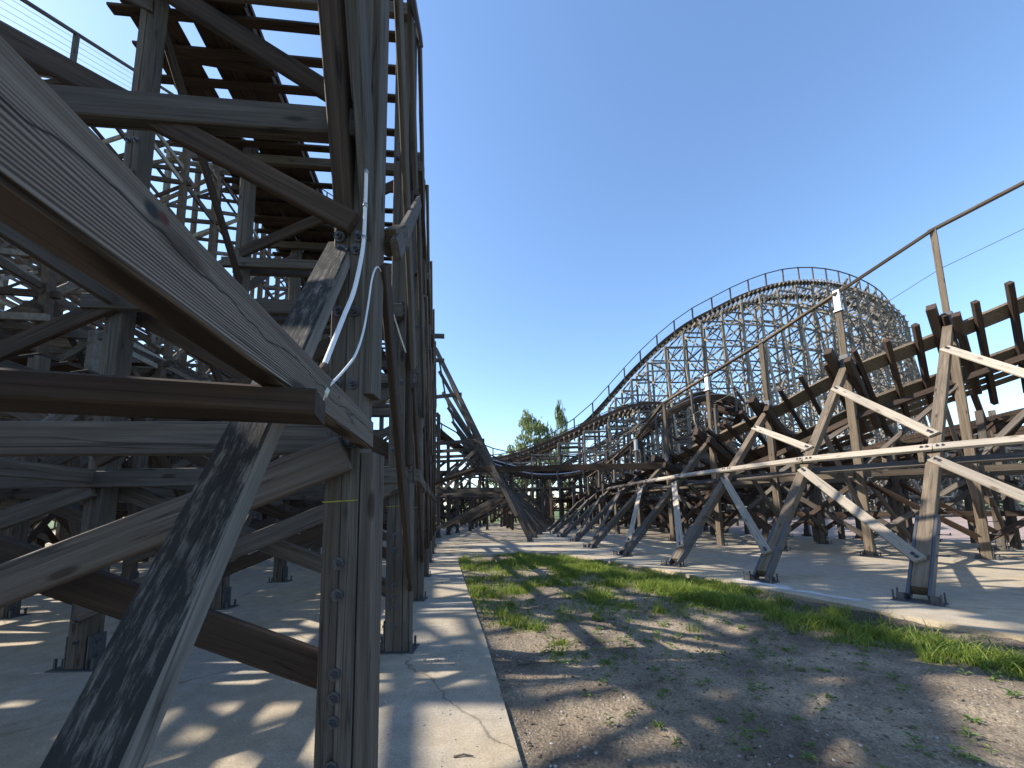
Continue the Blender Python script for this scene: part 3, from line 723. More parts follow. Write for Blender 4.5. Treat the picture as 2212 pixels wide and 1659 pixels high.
    # pale boards on the raker faces and the row ledger, down to the bent before it
    if k >= 1:
        f0, s0_, n0 = RB[k - 1]; a1, a0 = rk(k, 2.62), rk(k - 1, 2.62)
        up_ = du.cross(tg); up_ = up_ if up_.z > 0 else -up_
        pm = FRESH if k < 9 else GREY; w3 = -n_ * 0.1 + up_ * 0.12
        if s.z > 2.7:
            beam('row_ledger', a1 + w3, a0 + w3, 0.07, 0.2, pm, B, side=up_, label='pale new board')
            beam('row_ledger', a1 + up_ * -0.14 - Z1 * 0.1, a0 + up_ * -0.14 - Z1 * 0.1, 0.07, 0.2, GREY, B, side=up_)
            if k < 7: beam('row_brace', f.lerp(s, 0.83) + up_ * 0.14 , f0.lerp(s0_, min(0.9, 2.92 / s0_.z)) + up_ * 0.14, 0.05, 0.2, pm, B, side=up_, label='pale new board')
        if k < 9 and s.z > 2.7:
            ends = [(a1 + w3, a0 + w3, 0.16)] + ([(f.lerp(s, 0.83) + up_ * 0.14, f0.lerp(s0_, min(0.9, 2.92 / s0_.z)) + up_ * 0.14, 0.1)] if k < 7 else []) + [(rk(k, min(2.36, s.z * 0.75)) + up_ * 0.14, f0.lerp(s0_, 0.075) + up_ * 0.14, 0.1)]
            for ea, eb, hz_ in ends:
                for w_a, w_b in ((ea, eb), (eb, ea)):
                    dd_ = (w_b - w_a).normalized(); oo_ = up_ * (0.026 if hz_ < 0.15 else 0.0) - (n_ * 0.0)
                    for q_ in (0.07, 0.15): bolt(w_a + dd_ * q_ + up_ * 0.03, up_, B)
        beam('row_brace', rk(k, min(2.36, s.z * 0.75)) + up_ * 0.14, f0.lerp(s0_, 0.075) + up_ * 0.14, 0.05, 0.19, pm, B, side=up_, label='pale new board')
        for of in (0.0, 3.3):
            pa, pb_ = sg + n_ * of, V((s0_.x, s0_.y, 0)) + n0 * of
            if k < 10:
                beam('row_ledger', pa + Z1 * 2.45, pb_ + Z1 * 2.45, 0.07, 0.18, TANW, B)
                if of > 0: beam('row_ledger', pa + Z1 * 1.15, pb_ + Z1 * 1.15, 0.07, 0.18, BROWN, B)
                if s.z > 4.2 and of == 0.0: beam('row_ledger', pa + Z1 * (s.z - 1.7), pb_ + Z1 * (s0_.z - 1.7), 0.07, 0.18, BROWN, B); beam('row_brace', pa + Z1 * 2.6, pb_ + Z1 * (s0_.z - 1.8), 0.06, 0.16, GREY, B)
                beam('row_brace', pa + Z1 * (0.5 if k % 2 else 2.3) + tg * 0.02 + n_ * 0.09, pb_ + Z1 * (2.3 if k % 2 else 0.5) + n_ * 0.09, 0.06, 0.16, GREY, B)
                beam('row_brace', pa + Z1 * (2.3 if k % 2 else 0.5), pb_ + Z1 * (0.5 if k % 2 else 2.3), 0.06, 0.16, BROWN, B)
# outer-edge path -> centreline
RO_ = [V(p) for p in PS] + [V((5.5, 32, 2.5)), V((5.2, 40, 2.45)), V((4.5, 60, 2.4))]
RNn = [r[2] for r in RB] + [V((1, 0.05, 0))] * 3
RC = []
for i, p in enumerate(RO_):
    bk = math.radians(BK[i] if i < len(BK) else 0); lat = RNn[i] * math.cos(bk) - Z1 * math.sin(bk)
    RC.append(p + lat * 1.12 + (RNn[i] * math.sin(bk) + Z1 * math.cos(bk)) * 0.12)
RP = catmull(RC, 0.35)
cum = []; idx = 0
def bank_r(i):
    p = RP[i]; best = sorted(range(len(RC)), key=lambda q: (RC[q] - p).length)[:2]
    d0, d1 = [(RC[q] - p).length for q in best]; b0, b1 = [BK[q] if q < len(BK) else 0 for q in best]
    # travelling away from the viewpoint, the inside is on the right
    return math.radians((b0 * d1 + b1 * d0) / (d0 + d1))
def lat_r(i):
    p = RP[i]; best = sorted(range(len(RC)), key=lambda q: (RC[q] - p).length)[:2]
    d0, d1 = [(RC[q] - p).length for q in best]; n_ = (RNn[best[0]] * d1 + RNn[best[1]] * d0).normalized(); b_ = bank_r(i)
    la = n_ * math.cos(b_) - Z1 * math.sin(b_); nn = rfr[i][2]
    return (la - nn * la.dot(nn)).normalized() * 1.1
rfr = frames(RP, bank_r)
rtrack, rfr = track('banked brown track rising to the right, laminated rail beams seen from below', RP, bank_r, gauge=1.5, stack_w=0.46, stack_h=0.17, tie_step=0.7, tie=(0.12, 0.16), ov=(0.7, 1.2), mats=(TANW, BROWN), layers=2, latf=lat_r)
for q, lo_ in enumerate((1.08, 1.34, 1.6, 1.86)):
    for a_i in range(2, len(RP) - 40, 9):
        if random.random() < 0.2: continue
        a_, b_ = a_i, min(a_i + 9, len(RP) - 1)
        beam('walk_board', RP[a_] + rfr[a_][1] * lo_ + rfr[a_][2] * 0.03, RP[b_] + rfr[b_][1] * lo_ + rfr[b_][2] * 0.03, 0.2, 0.05, TANW, rtrack, side=rfr[a_][1])
# the handrail above the outer edge: one rail over the bent posts
hr = thing('handrail', RB[0][1], 'long wooden rail with wires above the banked track on the right', 'handrail')
tops = [RB[k][1] + Z1 * HH[k] for k in range(len(RB))]
for a, b_ in zip(tops[:-1], tops[1:]):
    beam('handrail_rail', a + Z1 * 0.03, b_ + (b_ - a).normalized() * 0.12 + Z1 * 0.03, 0.16, 0.08, TANW, hr, side=(b_ - a).cross(Z1))
for dz in (0.32, -1.2): tube('handrail_wire', [t_ + Z1 * dz + RB[i][2] * (0.55 if dz > 0 else 0.1) for i, t_ in enumerate(tops)], 0.009, WIRE, hr, 5)
# mesh-wrapped bundle and platform box at the bend are left of bent five; crossing tie beam between the two rows
cb = thing('tie_beam', V((-2.0, 20.1, 3.6)), 'long brown beam crossing the path between the two trestles', 'beam')
beam('timber', V((-1.95, 19.9, 3.68)), V((7.2, 17.6, 3.45)), 0.16, 0.3, BROWN, cb); beam('timber', V((-1.95, 19.9, 3.68)), V((-4.0, 19.4, 2.95)), 0.12, 0.24, BROWN, cb)

# ------------------------------------------------------------------ far lattices
def lattice_bent(name, label, p, h_, t_, hgt, halves, step, mat, outr=0.0, ledger_to=None, dens=1, cat='trestle bent', group=None):
    """one bent of a far trestle, timbers too small to pick apart: posts, ledgers, crossed braces, links to the next bent"""
    b = MB(); base = V((p.x, p.y, 0)); jt = lambda: h_ * random.uniform(-.09, .09) + t_ * random.uniform(-.12, .12)
    p0 = base - h_ * halves + jt(); p1 = base + h_ * halves + jt()
    for q in (p0, p1): b.box(q, q + Z1 * hgt, 0.22, 0.22)
    if halves > 2.15: b.box(base, base + Z1 * hgt, 0.2, 0.2)
    z = step * 0.9
    zs = [0.3]
    while z < hgt - 0.4: zs.append(z + random.uniform(-.16, .16)); z += step
    zs.append(hgt - 0.15)
    for i, z in enumerate(zs[1:]):
        b.box(p0 - h_ * 0.3 + Z1 * z, p1 + h_ * 0.3 + Z1 * z, 0.09, 0.2, t_)
    for za, zb in zip(zs[:-1], zs[1:]):
        if random.random() < 0.9: b.box(p0 + Z1 * za + t_ * 0.1, p1 + Z1 * zb + t_ * 0.1, 0.07, random.choice((0.13, 0.17, 0.19)), t_)
        if dens and (dens != 2 or za < 12.5): b.box(p1 + Z1 * za - t_ * 0.1, p0 + Z1 * zb - t_ * 0.1, 0.07, 0.17, t_)
    if outr:
        for s in ((-1, 1) if outr > 0 else (1,)):
            b.box(base + h_ * s * (halves + abs(outr)), base + h_ * s * halves + Z1 * hgt * 0.86, 0.2, 0.2, t_)
    if ledger_to is not None:
        q0, hq, hg2 = ledger_to; b0 = V((q0.x, q0.y, 0)); c0, c1 = b0 - hq * halves, b0 + hq * halves
        for i, z in enumerate(zs[1:]):
            zq = min(z, hg2)
            for a_, c_ in ((p0, c0), (p1, c1)):
                b.box(a_ + Z1 * z, c_ + Z1 * zq, 0.08, 0.18)
                if dens and (dens != 2 or z < 12.5) and i % 2 == 0 and z + step < hg2: b.box(a_ + Z1 * z, c_ + Z1 * (zq + step), 0.06, 0.15)
                elif i % 2 and (dens != 2 or z < 12.5): b.box(a_ + Z1 * min(z + step, hgt), c_ + Z1 * zq, 0.06, 0.15)
    o = b.build(name, mat, None, base); return tag(o, label, cat, group)

# lift hill climbing away on the far left
def lift(Y): return V((-15.6 - 0.21 * (Y - 10.9), Y, 16.6 + 0.70 * (Y - 10.9)))
tL = (lift(1) - lift(0)).normalized(); hL = tL.cross(Z1).normalized()
ys = [-3 + 2.6 * i for i in range(20)]
for i, y in enumerate(ys):
    p = lift(y)
    lattice_bent('lift_hill_bent', ORD[i] + ' tall lattice bent of the lift hill, counted from its low end', p, hL, V((tL.x, tL.y, 0)).normalized(), p.z - 0.5, 2.0, 2.8, FARB if i % 3 else FARW, 0.0, (lift(y + 2.6), hL, p.z + 1.3) if i < 19 else None, dens=2)
lp = [lift(y) for y in np.arange(-4, 48, 0.6)]
lift_t, _ = track('lift hill track climbing away, dark deck with stair treads below its handrails', lp, lambda i: 0.0, gauge=1.3, tie_step=0.6, tie=(0.3, 0.05), ov=(0.7, 0.7), mats=(FARB, FARB), near=True, name='lift_track')
for s, lab in ((1.15, 'near side handrail with five wires up the lift hill stairs'), (-1.15, 'far side handrail with five wires up the lift hill stairs')):
    handrail(lab, [lift(y) + hL * s for y in np.arange(0.5, 46, 2.6)], 1.3, 5, 0.12, (0.14, 0.08), GREY, near=True)

# low decked track behind the tall trestle
def low(Y): return row(Y) + E_ * 10.2 + Z1 * (4.6 + 0.05 * Y)
tl = (low(1) - low(0)).normalized(); hl = tl.cross(Z1).normalized(); tlh = V((tl.x, tl.y, 0)).normalized()
for i in range(15):
    y = 1.5 + 2.5 * i; p = low(y)
    B = thing('timber_bent', V((p.x, p.y, 0)), ORD[i] + ' bent of the low decked track behind the tall trestle, from the front', 'trestle bent')
    for of in (-1.5, 1.5): beam('post', V((p.x, p.y, 0)) + hl * of, V((p.x, p.y, p.z - 0.1)) + hl * of, 0.2, 0.2, GREY, B)
    for z in (1.9, 3.9): beam('ledger', V((p.x, p.y, z)) - hl * 2 - tlh * 0.14, V((p.x, p.y, z)) + hl * 2 - tlh * 0.14, 0.08, 0.2, TANW if i % 2 else BROWN, B, side=tlh)
    for s in (-1, 1): beam('diagonal_brace', V((p.x, p.y, 0.4)) - hl * 1.5 * s, V((p.x, p.y, 3.7)) + hl * 1.5 * s, 0.07, 0.17, TANW if s > 0 else BROWN, B, side=tlh)
    beam('raker', V((p.x, p.y, 0)) + hl * 3.4, V((p.x, p.y, p.z - 0.6)) + hl * 1.6, 0.18, 0.18, GREY, B, side=tlh)
    if i < 14:
        p2 = low(y + 2.5)
        for of in (-1.5, 1.5):
            beam('row_ledger', V((p.x, p.y, 2.0)) + hl * of, V((p2.x, p2.y, 2.0)) + hl * of, 0.07, 0.16, TANW, B)
            beam('row_brace', V((p.x, p.y, 0.5 if i % 2 else 3.6)) + hl * of, V((p2.x, p2.y, 3.6 if i % 2 else 0.5)) + hl * of, 0.06, 0.15, BROWN, B)
lowp = [low(y) for y in np.arange(-2, 38, 0.6)]
lowt, _ = track('low dark decked track running behind the tall left trestle', lowp, lambda i: math.radians(-12), gauge=1.4, stack_w=0.36, tie_step=0.6, tie=(0.42, 0.08), ov=(0.9, 0.9), name='low_track')

# two more lattice rows deep behind
for rix, (X0, sl_, z0, dz, n_b, ya, half, lab) in enumerate(((-25, -0.12, 13.5, 0.12, 17, 8, 2.2, 'lattice row behind the lift hill'), (-15, 0.05, 7.5, -0.04, 12, 24, 2.0, 'lower lattice row in the middle distance on the left'), (-21.5, -0.1, 5.8, 0.02, 14, 5, 1.8, 'low lattice row seen under the lift hill'), (-12.6, -0.16, 6.8, 0.05, 12, 11, 1.5, 'thin lattice row between the tall trestle and the lift hill'))):
    tx = V((sl_, 1, 0)).normalized(); hx = tx.cross(Z1).normalized()
    for i in range(n_b):
        y = ya + 2.7 * i; p = V((X0 + sl_ * y, y, z0 + dz * y)); p2 = V((X0 + sl_ * (y + 2.7), y + 2.7, 0))
        lattice_bent('lattice_bent', ORD[i] + ' bent of the ' + lab, p, hx, tx, p.z, half, 2.5, FARW if (i + rix) % 2 else FARB, 0.0, (p2, hx, p.z) if i < n_b - 1 else None, dens=2)
    pth = [V((X0 + sl_ * y, y, z0 + dz * y)) for y in np.arange(ya - 1, ya + 2.7 * n_b, 0.7)]
    track('track on top of the ' + lab, pth, lambda i: 0.0, gauge=1.5, tie_step=0.7, mats=(FARB, FARB), near=False, name='coaster_track', layers=2)

# low lattice across the valley and an inner track beside the banked one
for q in range(13):
    p = V((-17 + 2.3 * q, 40 - 0.12 * q, 5.2)); th = V((0.99, -0.05, 0)).normalized(); hx = th.cross(Z1)
    lattice_bent('timber_bent', ORD[q] + ' low dark bent of the row closing the valley, from its left end', p, hx, th, p.z, 1.7, 1.9, FARB, 2.0, (V((-17 + 2.3 * (q + 1), 40 - 0.12 * (q + 1), 0)), hx, p.z) if q < 12 else None)
for q in range(12):
    p = V((-20 + 2.5 * q, 51, 4.2)); th = V((1, 0, 0)); hx = th.cross(Z1)
    lattice_bent('timber_bent', ORD[q] + ' dark bent of the rearmost low row behind the valley, from its left end', p, hx, th, p.z, 1.7, 1.6, FARB, 1.6, (V((-20 + 2.5 * (q + 1), 51, 0)), hx, p.z) if q < 11 else None)
pth = [V((-18 + 0.7 * i, 40 - 0.036 * i, 5.25)) for i in range(42)]
track('low dark track closing the valley behind the rails', pth, lambda i: 0.0, gauge=1.5, tie_step=0.7, mats=(FARB, FARB), near=False, layers=2)
IN = [RB[k][1] + RB[k][2] * 5.2 - Z1 * (RB[k][1].z * 0.42) for k in range(1, 11)] + [V((11, 31, 1.9)), V((11, 36, 1.9))]
IP = catmull(IN, 0.4)
it, ifr = track('lower dark track tucked inside the banked one on the right', IP, lambda i: math.radians(28 * max(0, 1 - i / 55)), gauge=1.5, stack_w=0.36, tie_step=0.6, tie=(0.3, 0.1), ov=(0.8, 0.9))
for q, i in enumerate(range(2, len(IP) - 1, 6)):
    p = IP[i]; A_ = ifr[i][1]; h_ = V((A_.x, A_.y, 0)).normalized(); th = V((ifr[i][0].x, ifr[i][0].y, 0)).normalized()
    B = thing('timber_bent', V((p.x, p.y, 0)), ORD[q] + ' bent of the lower inner track on the right, from the right edge', 'trestle bent')
    for s_ in (-1, 1): beam('post', V((p.x, p.y, 0)) + h_ * 1.1 * s_, V((p.x, p.y, max(0.7, p.z - 0.3 - 0.4 * s_))) + h_ * 1.1 * s_, 0.18, 0.18, GREY, B)
    beam('ledger', V((p.x, p.y, max(0.5, p.z * 0.55))) - h_ * 1.6, V((p.x, p.y, max(0.5, p.z * 0.55))) + h_ * 1.6, 0.08, 0.2, BROWN, B, side=th)
    beam('bolster', p - A_ * 1.5 - Z1 * 0.25, p + A_ * 1.5 - Z1 * 0.25, 0.18, 0.26, BROWN, B, side=th)
    beam('diagonal_brace', V((p.x, p.y, 0.3)) - h_ * 1.1, V((p.x, p.y, max(0.8, p.z * 0.8))) + h_ * 1.1, 0.07, 0.16, TANW if q % 2 else BROWN, B, side=th)
for q in range(5):
    for a_i in range(0, len(IP) - 9, 8):
        if random.random() < 0.35: continue
        b_i = a_i + 8; lo_ = -0.5 + 0.25 * q
        beam('walk_board', IP[a_i] + ifr[a_i][1] * lo_ + ifr[a_i][2] * 0.04, IP[b_i] + ifr[b_i][1] * lo_ + ifr[b_i][2] * 0.04, 0.2, 0.04, TANW, it, side=ifr[a_i][1])

# far curved hill on the right
HPTS = [(-6, 47.5, 6.2), (0.5, 46.5, 6.7), (5, 46, 8.8), (9.2, 45.4, 11.7), (15.4, 45, 18.2), (20.3, 45, 22.4), (25, 45.2, 24.9), (30, 45.8, 27.2), (36, 47, 29.1), (43.5, 49.5, 30.4), (51, 53, 31.0),
        (58.5, 57.5, 31.2), (66, 63.5, 30.8), (70, 70, 30.2), (68, 78, 29.5), (60, 83, 27.5), (50, 84, 25), (38, 82, 22), (26, 78, 18), (16, 73, 13), (9, 69, 9)]
HP = catmull(HPTS, 0.7)
def bank_h(i):
    x, y = HP[i].x, HP[i].y
    if i < len(HP) * 0.55: return -math.radians(min(56, max(0, (x - 20) * 2.6)))
    return -math.radians(min(56, max(0, (x - 20) * 2.0)))
htr, hfr = track('track of the big curved hill, banked at its top', HP, bank_h, gauge=1.7, stack_w=0.5, stack_h=0.36, tie_step=0.7, tie=(0.12, 0.2), ov=(0.6, 0.5), mats=(BROWN, BROWN), near=False, name='coaster_track', layers=2)
nb = 0
for i in range(6, len(HP) - 3, 4):
    p = HP[i]
    if p.x < 3 and p.y < 60: continue
    t_, A_, N_ = hfr[i]; h_ = V((A_.x, A_.y, 0)).normalized(); th = V((t_.x, t_.y, 0)).normalized()
    j = min(i + 4, len(HP) - 1); hq = V((hfr[j][1].x, hfr[j][1].y, 0)).normalized()
    lab = ORD[nb] + ' lattice bent of the big curved hill, from its near foot' if nb < 50 else ORD[nb - 50] + ' lattice bent past the low back end of the big curved hill'
    lattice_bent('hill_bent', lab, p, h_, th, p.z - 0.55, 2.1, 2.9, FARW, -3.0 if p.z > 16 else 0.0, (HP[j], hq, HP[j].z - 0.55), dens=1 if p.y < 60 else 0); nb += 1
    if p.x > 33 and p.y < 66:
        pass
i0 = next(i for i in range(len(HP)) if HP[i].x > 0)
hp = [HP[i] + hfr[i][1] * 1.3 - Z1 * 0.1 for i in range(i0, int(len(HP) * 0.72), 4)]
handrail('outer handrail along the crest of the big curved hill', hp, 1.75, 1, 0.14, (0.12, 0.09), GREY, near=False)
# tie stubs standing up on the outside of the far turn
stub = thing('tie_stub_row', HP[int(len(HP) * 0.4)], 'row of pale post ends along the outside of the far turn', 'posts')
for i in range(int(len(HP) * 0.36), int(len(HP) * 0.62), 4):
    t_, A_, N_ = hfr[i]; p = HP[i] + A_ * 1.0
    beam('stub_post', p - A_ * 1.6 - N_ * 0.35, p + A_ * 0.9 - N_ * 0.35, 0.26, 0.2, TANW, stub, side=t_)
# second rising track in front of the hill foot
T4 = catmull([(-5, 44, 6.6), (0, 43.2, 7.0), (5, 42.6, 8.7), (10, 42.2, 10.9), (14, 42.2, 12.3), (19, 44, 12.6), (23, 48, 12), (26, 54, 10.5)], 0.6)
t4, t4f = track('reddish track rising behind the valley towards the curved hill', T4, lambda i: math.radians(-14), gauge=1.4, stack_w=0.3, stack_h=0.55, tie_step=0.6, mats=(BROWN, BROWN), near=False, layers=3)
for q, i in enumerate(range(3, len(T4) - 1, 5)):
    p = T4[i]; A_ = t4f[i][1]; h_ = V((A_.x, A_.y, 0)).normalized(); th = V((t4f[i][0].x, t4f[i][0].y, 0)).normalized(); j = min(i + 5, len(T4) - 1)
    lattice_bent('timber_bent', ORD[q] + ' bent under the reddish track behind the valley', p, h_, th, p.z - 0.2, 1.5, 2.6, FARW, 1.8, (T4[j], V((t4f[j][1].x, t4f[j][1].y, 0)).normalized(), T4[j].z))
handrail('thin handrail along the reddish track behind the valley', [T4[i] - t4f[i][1] * 1.1 for i in range(2, len(T4) - 8, 4)], 1.5, 1, 0.12, (0.1, 0.08), GREY, near=False)
# low lattice far right behind the gravel yard
for q in range(16):
    y = 34 + 1.0 * q; p = V((27 + 2.9 * q, 40 + 0.5 * q, 6.5 + 0.1 * q)); th = V((0.985, 0.17, 0)).normalized(); hx = th.cross(Z1)
    p2 = V((27 + 2.9 * (q + 1), 40.5 + 0.5 * q, 0))
    lattice_bent('timber_bent', ORD[q] + ' low bent behind the gravel yard on the far right', p, hx, th, p.z, 1.6, 2.3, FARW, 2.0, (p2, hx, p.z))
pth = [V((26 + 0.7 * i, 39.8 + 0.1207 * i, 6.55 + 0.024 * i)) for i in range(68)]
t5, t5f = track('low level track behind the gravel yard on the far right', pth, lambda i: 0.0, gauge=1.5, tie_step=0.7, near=False, layers=2)
handrail('handrail of the low track behind the gravel yard', [pth[i] - t5f[i][1] * -1.1 for i in range(0, 66, 4)], 1.4, 2, 0.12, (0.1, 0.1), GREY, near=False)

# ------------------------------------------------------------------ trees
def crown_quads(blobs, n, size, droop=0.0):
    vs, fs = [], []
    tot = sum(b[1][0] * b[1][1] * b[1][2] for b in blobs)
    for c, r_ in blobs:
        m_ = int(n * r_[0] * r_[1] * r_[2] / tot)
        for _ in range(m_):
            d = rng.normal(size=3); d /= np.linalg.norm(d); rad = rng.random() ** 0.45
            p = np.array(c) + d * np.array(r_) * rad
            if mnoise.noise(V((p[0] * 0.7, p[1] * 0.7, p[2] * 0.7))) < -0.12: continue
            a = rng.normal(size=3); a /= np.linalg.norm(a); b = rng.normal(size=3)
            if droop: a = np.array([a[0] * 0.3, a[1] * 0.3, -1.0]); a /= np.linalg.norm(a)
            b -= a * a.dot(b); b /= np.linalg.norm(b); s = size * (0.6 + 0.8 * rng.random()); l_ = s * (1 + droop * 2.5)
            k = len(vs); vs += [p - b * s * .5, p + a * l_ * .5 - b * s * .1, p + b * s * .5, p - a * l_ * .5]
            fs.append((k, k + 1, k + 2, k + 3))
    return vs, fs
def tree_meshes(kind):
    if kind == 'birch':
        H = 20; blobs = []
        for i in range(60):
            a = rng.random() * 6.28; z = 5 + 14 * rng.random(); R = (5.4 * math.sin(min(1, (20.6 - z) / 9) * 1.5)) * (0.25 + 0.75 * rng.random())
            blobs.append(((math.cos(a) * R, math.sin(a) * R, z), (1.0, 1.0, 1.2 + rng.random())))
        vs, fs = crown_quads(blobs, 8500, 0.24, 0.7); lm = BIRCH
    else:
        H = 15; blobs = []
        for i in range(34):
            a = rng.random() * 6.28; z = 2.5 + 12 * rng.random(); R = (5.2 * math.sin(min(1, (15.6 - z) / 9) * 1.5)) * (0.3 + 0.7 * rng.random())
            blobs.append(((math.cos(a) * R, math.sin(a) * R, z), (1.3, 1.3, 1.1)))
        vs, fs = crown_quads(blobs, 4200, 0.42); lm = DKLEAF
    cm = mesh('crown', vs, fs, lm)
    tv, tf = tube_mesh('trunk', [(0, 0, -0.3), (0.1, 0, H * 0.3), (0, 0.15, H * 0.6), (0.1, 0.1, H * 0.93)], [0.26, 0.2, 0.12, 0.03], BARK, 8)
    for i in range(9):
        a = i * 2.4; z = H * (0.3 + 0.06 * i); L = H * 0.2 * (1.1 - i * 0.07)
        v2, f2 = tube_mesh('limb', [(0, 0, z), (math.cos(a) * L * .5, math.sin(a) * L * .5, z + L * .5), (math.cos(a) * L, math.sin(a) * L, z + L * .75)], [0.09, 0.06, 0.02], BARK, 5)
        k = len(tv); tv += v2; tf += [tuple(j + k for j in q) for q in f2]
    return cm, mesh('trunk', tv, tf, BARK, True)
TK = {'birch': tree_meshes('birch'), 'wood': tree_meshes('wood'), 'wood2': tree_meshes('wood')}
def tree(name, kind, x, y, s, rot, label, group=None, sz=None):
    t = thing(name, V((x, y, -0.2)), label, 'tree', group); t.rotation_euler = (0, 0, rot); t.scale = (s, s, sz or s)
    for nm, me in (('crown', TK[kind][0]), ('trunk', TK[kind][1])):
        o = bpy.data.objects.new(nm, me); COL.objects.link(o); o.parent = t
p = at(1150, 1098, 72); tree('birch_tree', 'birch', p.x, p.y, 1.02, 0.4, 'broad drooping birch behind the valley, fullest against the sky')
p = at(1217, 1098, 80); tree('birch_tree', 'birch', p.x, p.y, 1.2, 2.0, 'slender taller birch top just right of the broad birch', sz=1.22)
bpy.data.objects['birch_tree.001'].scale = (0.42, 0.42, 1.22)
p = at(1078, 1098, 88); tree('birch_tree', 'birch', p.x, p.y, 0.72, 4.0, 'smaller birch low at the left of the broad birch')
ntree = 0
for i in range(64):
    a = math.radians(-78 + 156 * (i + 0.5 + random.uniform(-.3, .3)) / 64); R = random.uniform(104, 135); s = random.uniform(0.5, 0.95)
    x, y = math.sin(a) * R, math.cos(a) * R
    if -12 < math.degrees(a) < 14: s = random.uniform(0.42, 0.6)
    tree('woodland_tree', 'wood' if i % 2 else 'wood2', x, y, s, random.random() * 6, 'leafy green tree in the belt beyond the coaster', 'trees in the belt beyond the coaster')
for i in range(26):
    x, y = -46 + i * 3.7 + random.uniform(-1, 1), 60 + random.uniform(0, 8)
    tree('woodland_tree', 'wood2' if i % 2 else 'wood', x, y, random.uniform(0.32, 0.42), random.random() * 6, 'low leafy tree along the pavement edge far behind the valley', 'low trees far behind the valley')
for i in range(12):
    x, y = 52 + i * 3.6, 63 - i * 0.9 + random.uniform(-3, 3)
    tree('woodland_tree', 'wood' if i % 2 else 'wood2', x, y, random.uniform(0.35, 0.55), random.random() * 6, 'low bushy tree behind the gravel yard on the right', 'bushy trees behind the gravel yard')

# ------------------------------------------------------------------ grass, weeds, pebbles, twigs
def blades(name, pts, hts, mat, wd=0.006, seg=3, lean=0.5):
    P = np.array(pts); h = np.array(hts); N = len(h)
    a = rng.random(N) * 6.283; b = rng.random(N) * 6.283; ln = h * lean * (0.3 + rng.random(N)); wv = wd * (0.6 + 0.9 * rng.random(N))
    c, s_ = np.cos(a), np.sin(a); dx, dy = np.cos(b) * ln, np.sin(b) * ln; nv = 2 * seg + 1
    vv = np.zeros((N, nv, 3))
    for q in range(seg):
        f = q / seg; ww = wv * (1 - f * 0.75); px, py, pz = P[:, 0] + dx * f * f, P[:, 1] + dy * f * f, P[:, 2] + h * (f - 0.25 * f * f * lean)
        vv[:, 2 * q] = np.stack([px - c * ww, py - s_ * ww, pz], 1); vv[:, 2 * q + 1] = np.stack([px + c * ww, py + s_ * ww, pz], 1)
    vv[:, 2 * seg] = np.stack([P[:, 0] + dx, P[:, 1] + dy, P[:, 2] + h * (1 - 0.25 * lean)], 1)
    tri = []
    for q in range(seg - 1): tri += [(2 * q, 2 * q + 1, 2 * q + 3), (2 * q, 2 * q + 3, 2 * q + 2)]
    tri.append((2 * seg - 2, 2 * seg - 1, 2 * seg)); tri = np.array(tri)
    F = (tri[None] + (np.arange(N) * nv)[:, None, None]).reshape(-1, 3)
    me = bpy.data.meshes.new(name); me.vertices.add(N * nv); me.vertices.foreach_set('co', vv.ravel())
    me.loops.add(F.size); me.loops.foreach_set('vertex_index', F.ravel().astype(np.int32)); me.polygons.add(len(F))
    me.polygons.foreach_set('loop_start', (np.arange(len(F)) * 3).astype(np.int32)); me.polygons.foreach_set('loop_total', np.full(len(F), 3, np.int32))
    me.update(calc_edges=True); me.materials.append(mat)
    o = bpy.data.objects.new(name, me); COL.objects.link(o); o['kind'] = 'stuff'; return o
def inside(x, y, ml=0.05, mr=0.03): return y < 14.2 and edge_x(EDGE_L, y) + ml < x < edge_x(EDGE_R, y) - mr
gp, gh, dp, dh = [], [], [], []
clumps = []
def bare(x, y): return fb(x, y, 1.15, 21) > 0.1
for _ in range(7500):
    y = rng.uniform(1.2, 14.0); xr = edge_x(EDGE_R, y); xl = edge_x(EDGE_L, y)
    if rng.random() < 0.6: x = xr - abs(rng.normal(1.05, 0.8)) - 0.08
    else: x = rng.uniform(xl, xr)
    if not inside(x, y): continue
    d = xr - x
    den = 0.12 + 0.9 * math.exp(-((d - 0.9) / 0.8) ** 2) + (0.9 if y > 6.2 and d > 0.5 else 0) * (0.5 + fb(x, y, 0.8, 2))
    if y < 5 and d > 2.2: den *= 0.12
    den *= max(0.05, 0.6 + 1.5 * fb(x, y, 0.8, 8))
    if bare(x, y) and rng.random() < 0.85: continue
    if y < 6.8 and d < 1.3 and fb(x, y, 1.6, 31) > -0.1 and rng.random() < 0.9: continue
    if rng.random() < den * 0.8: clumps.append((x, y, d))
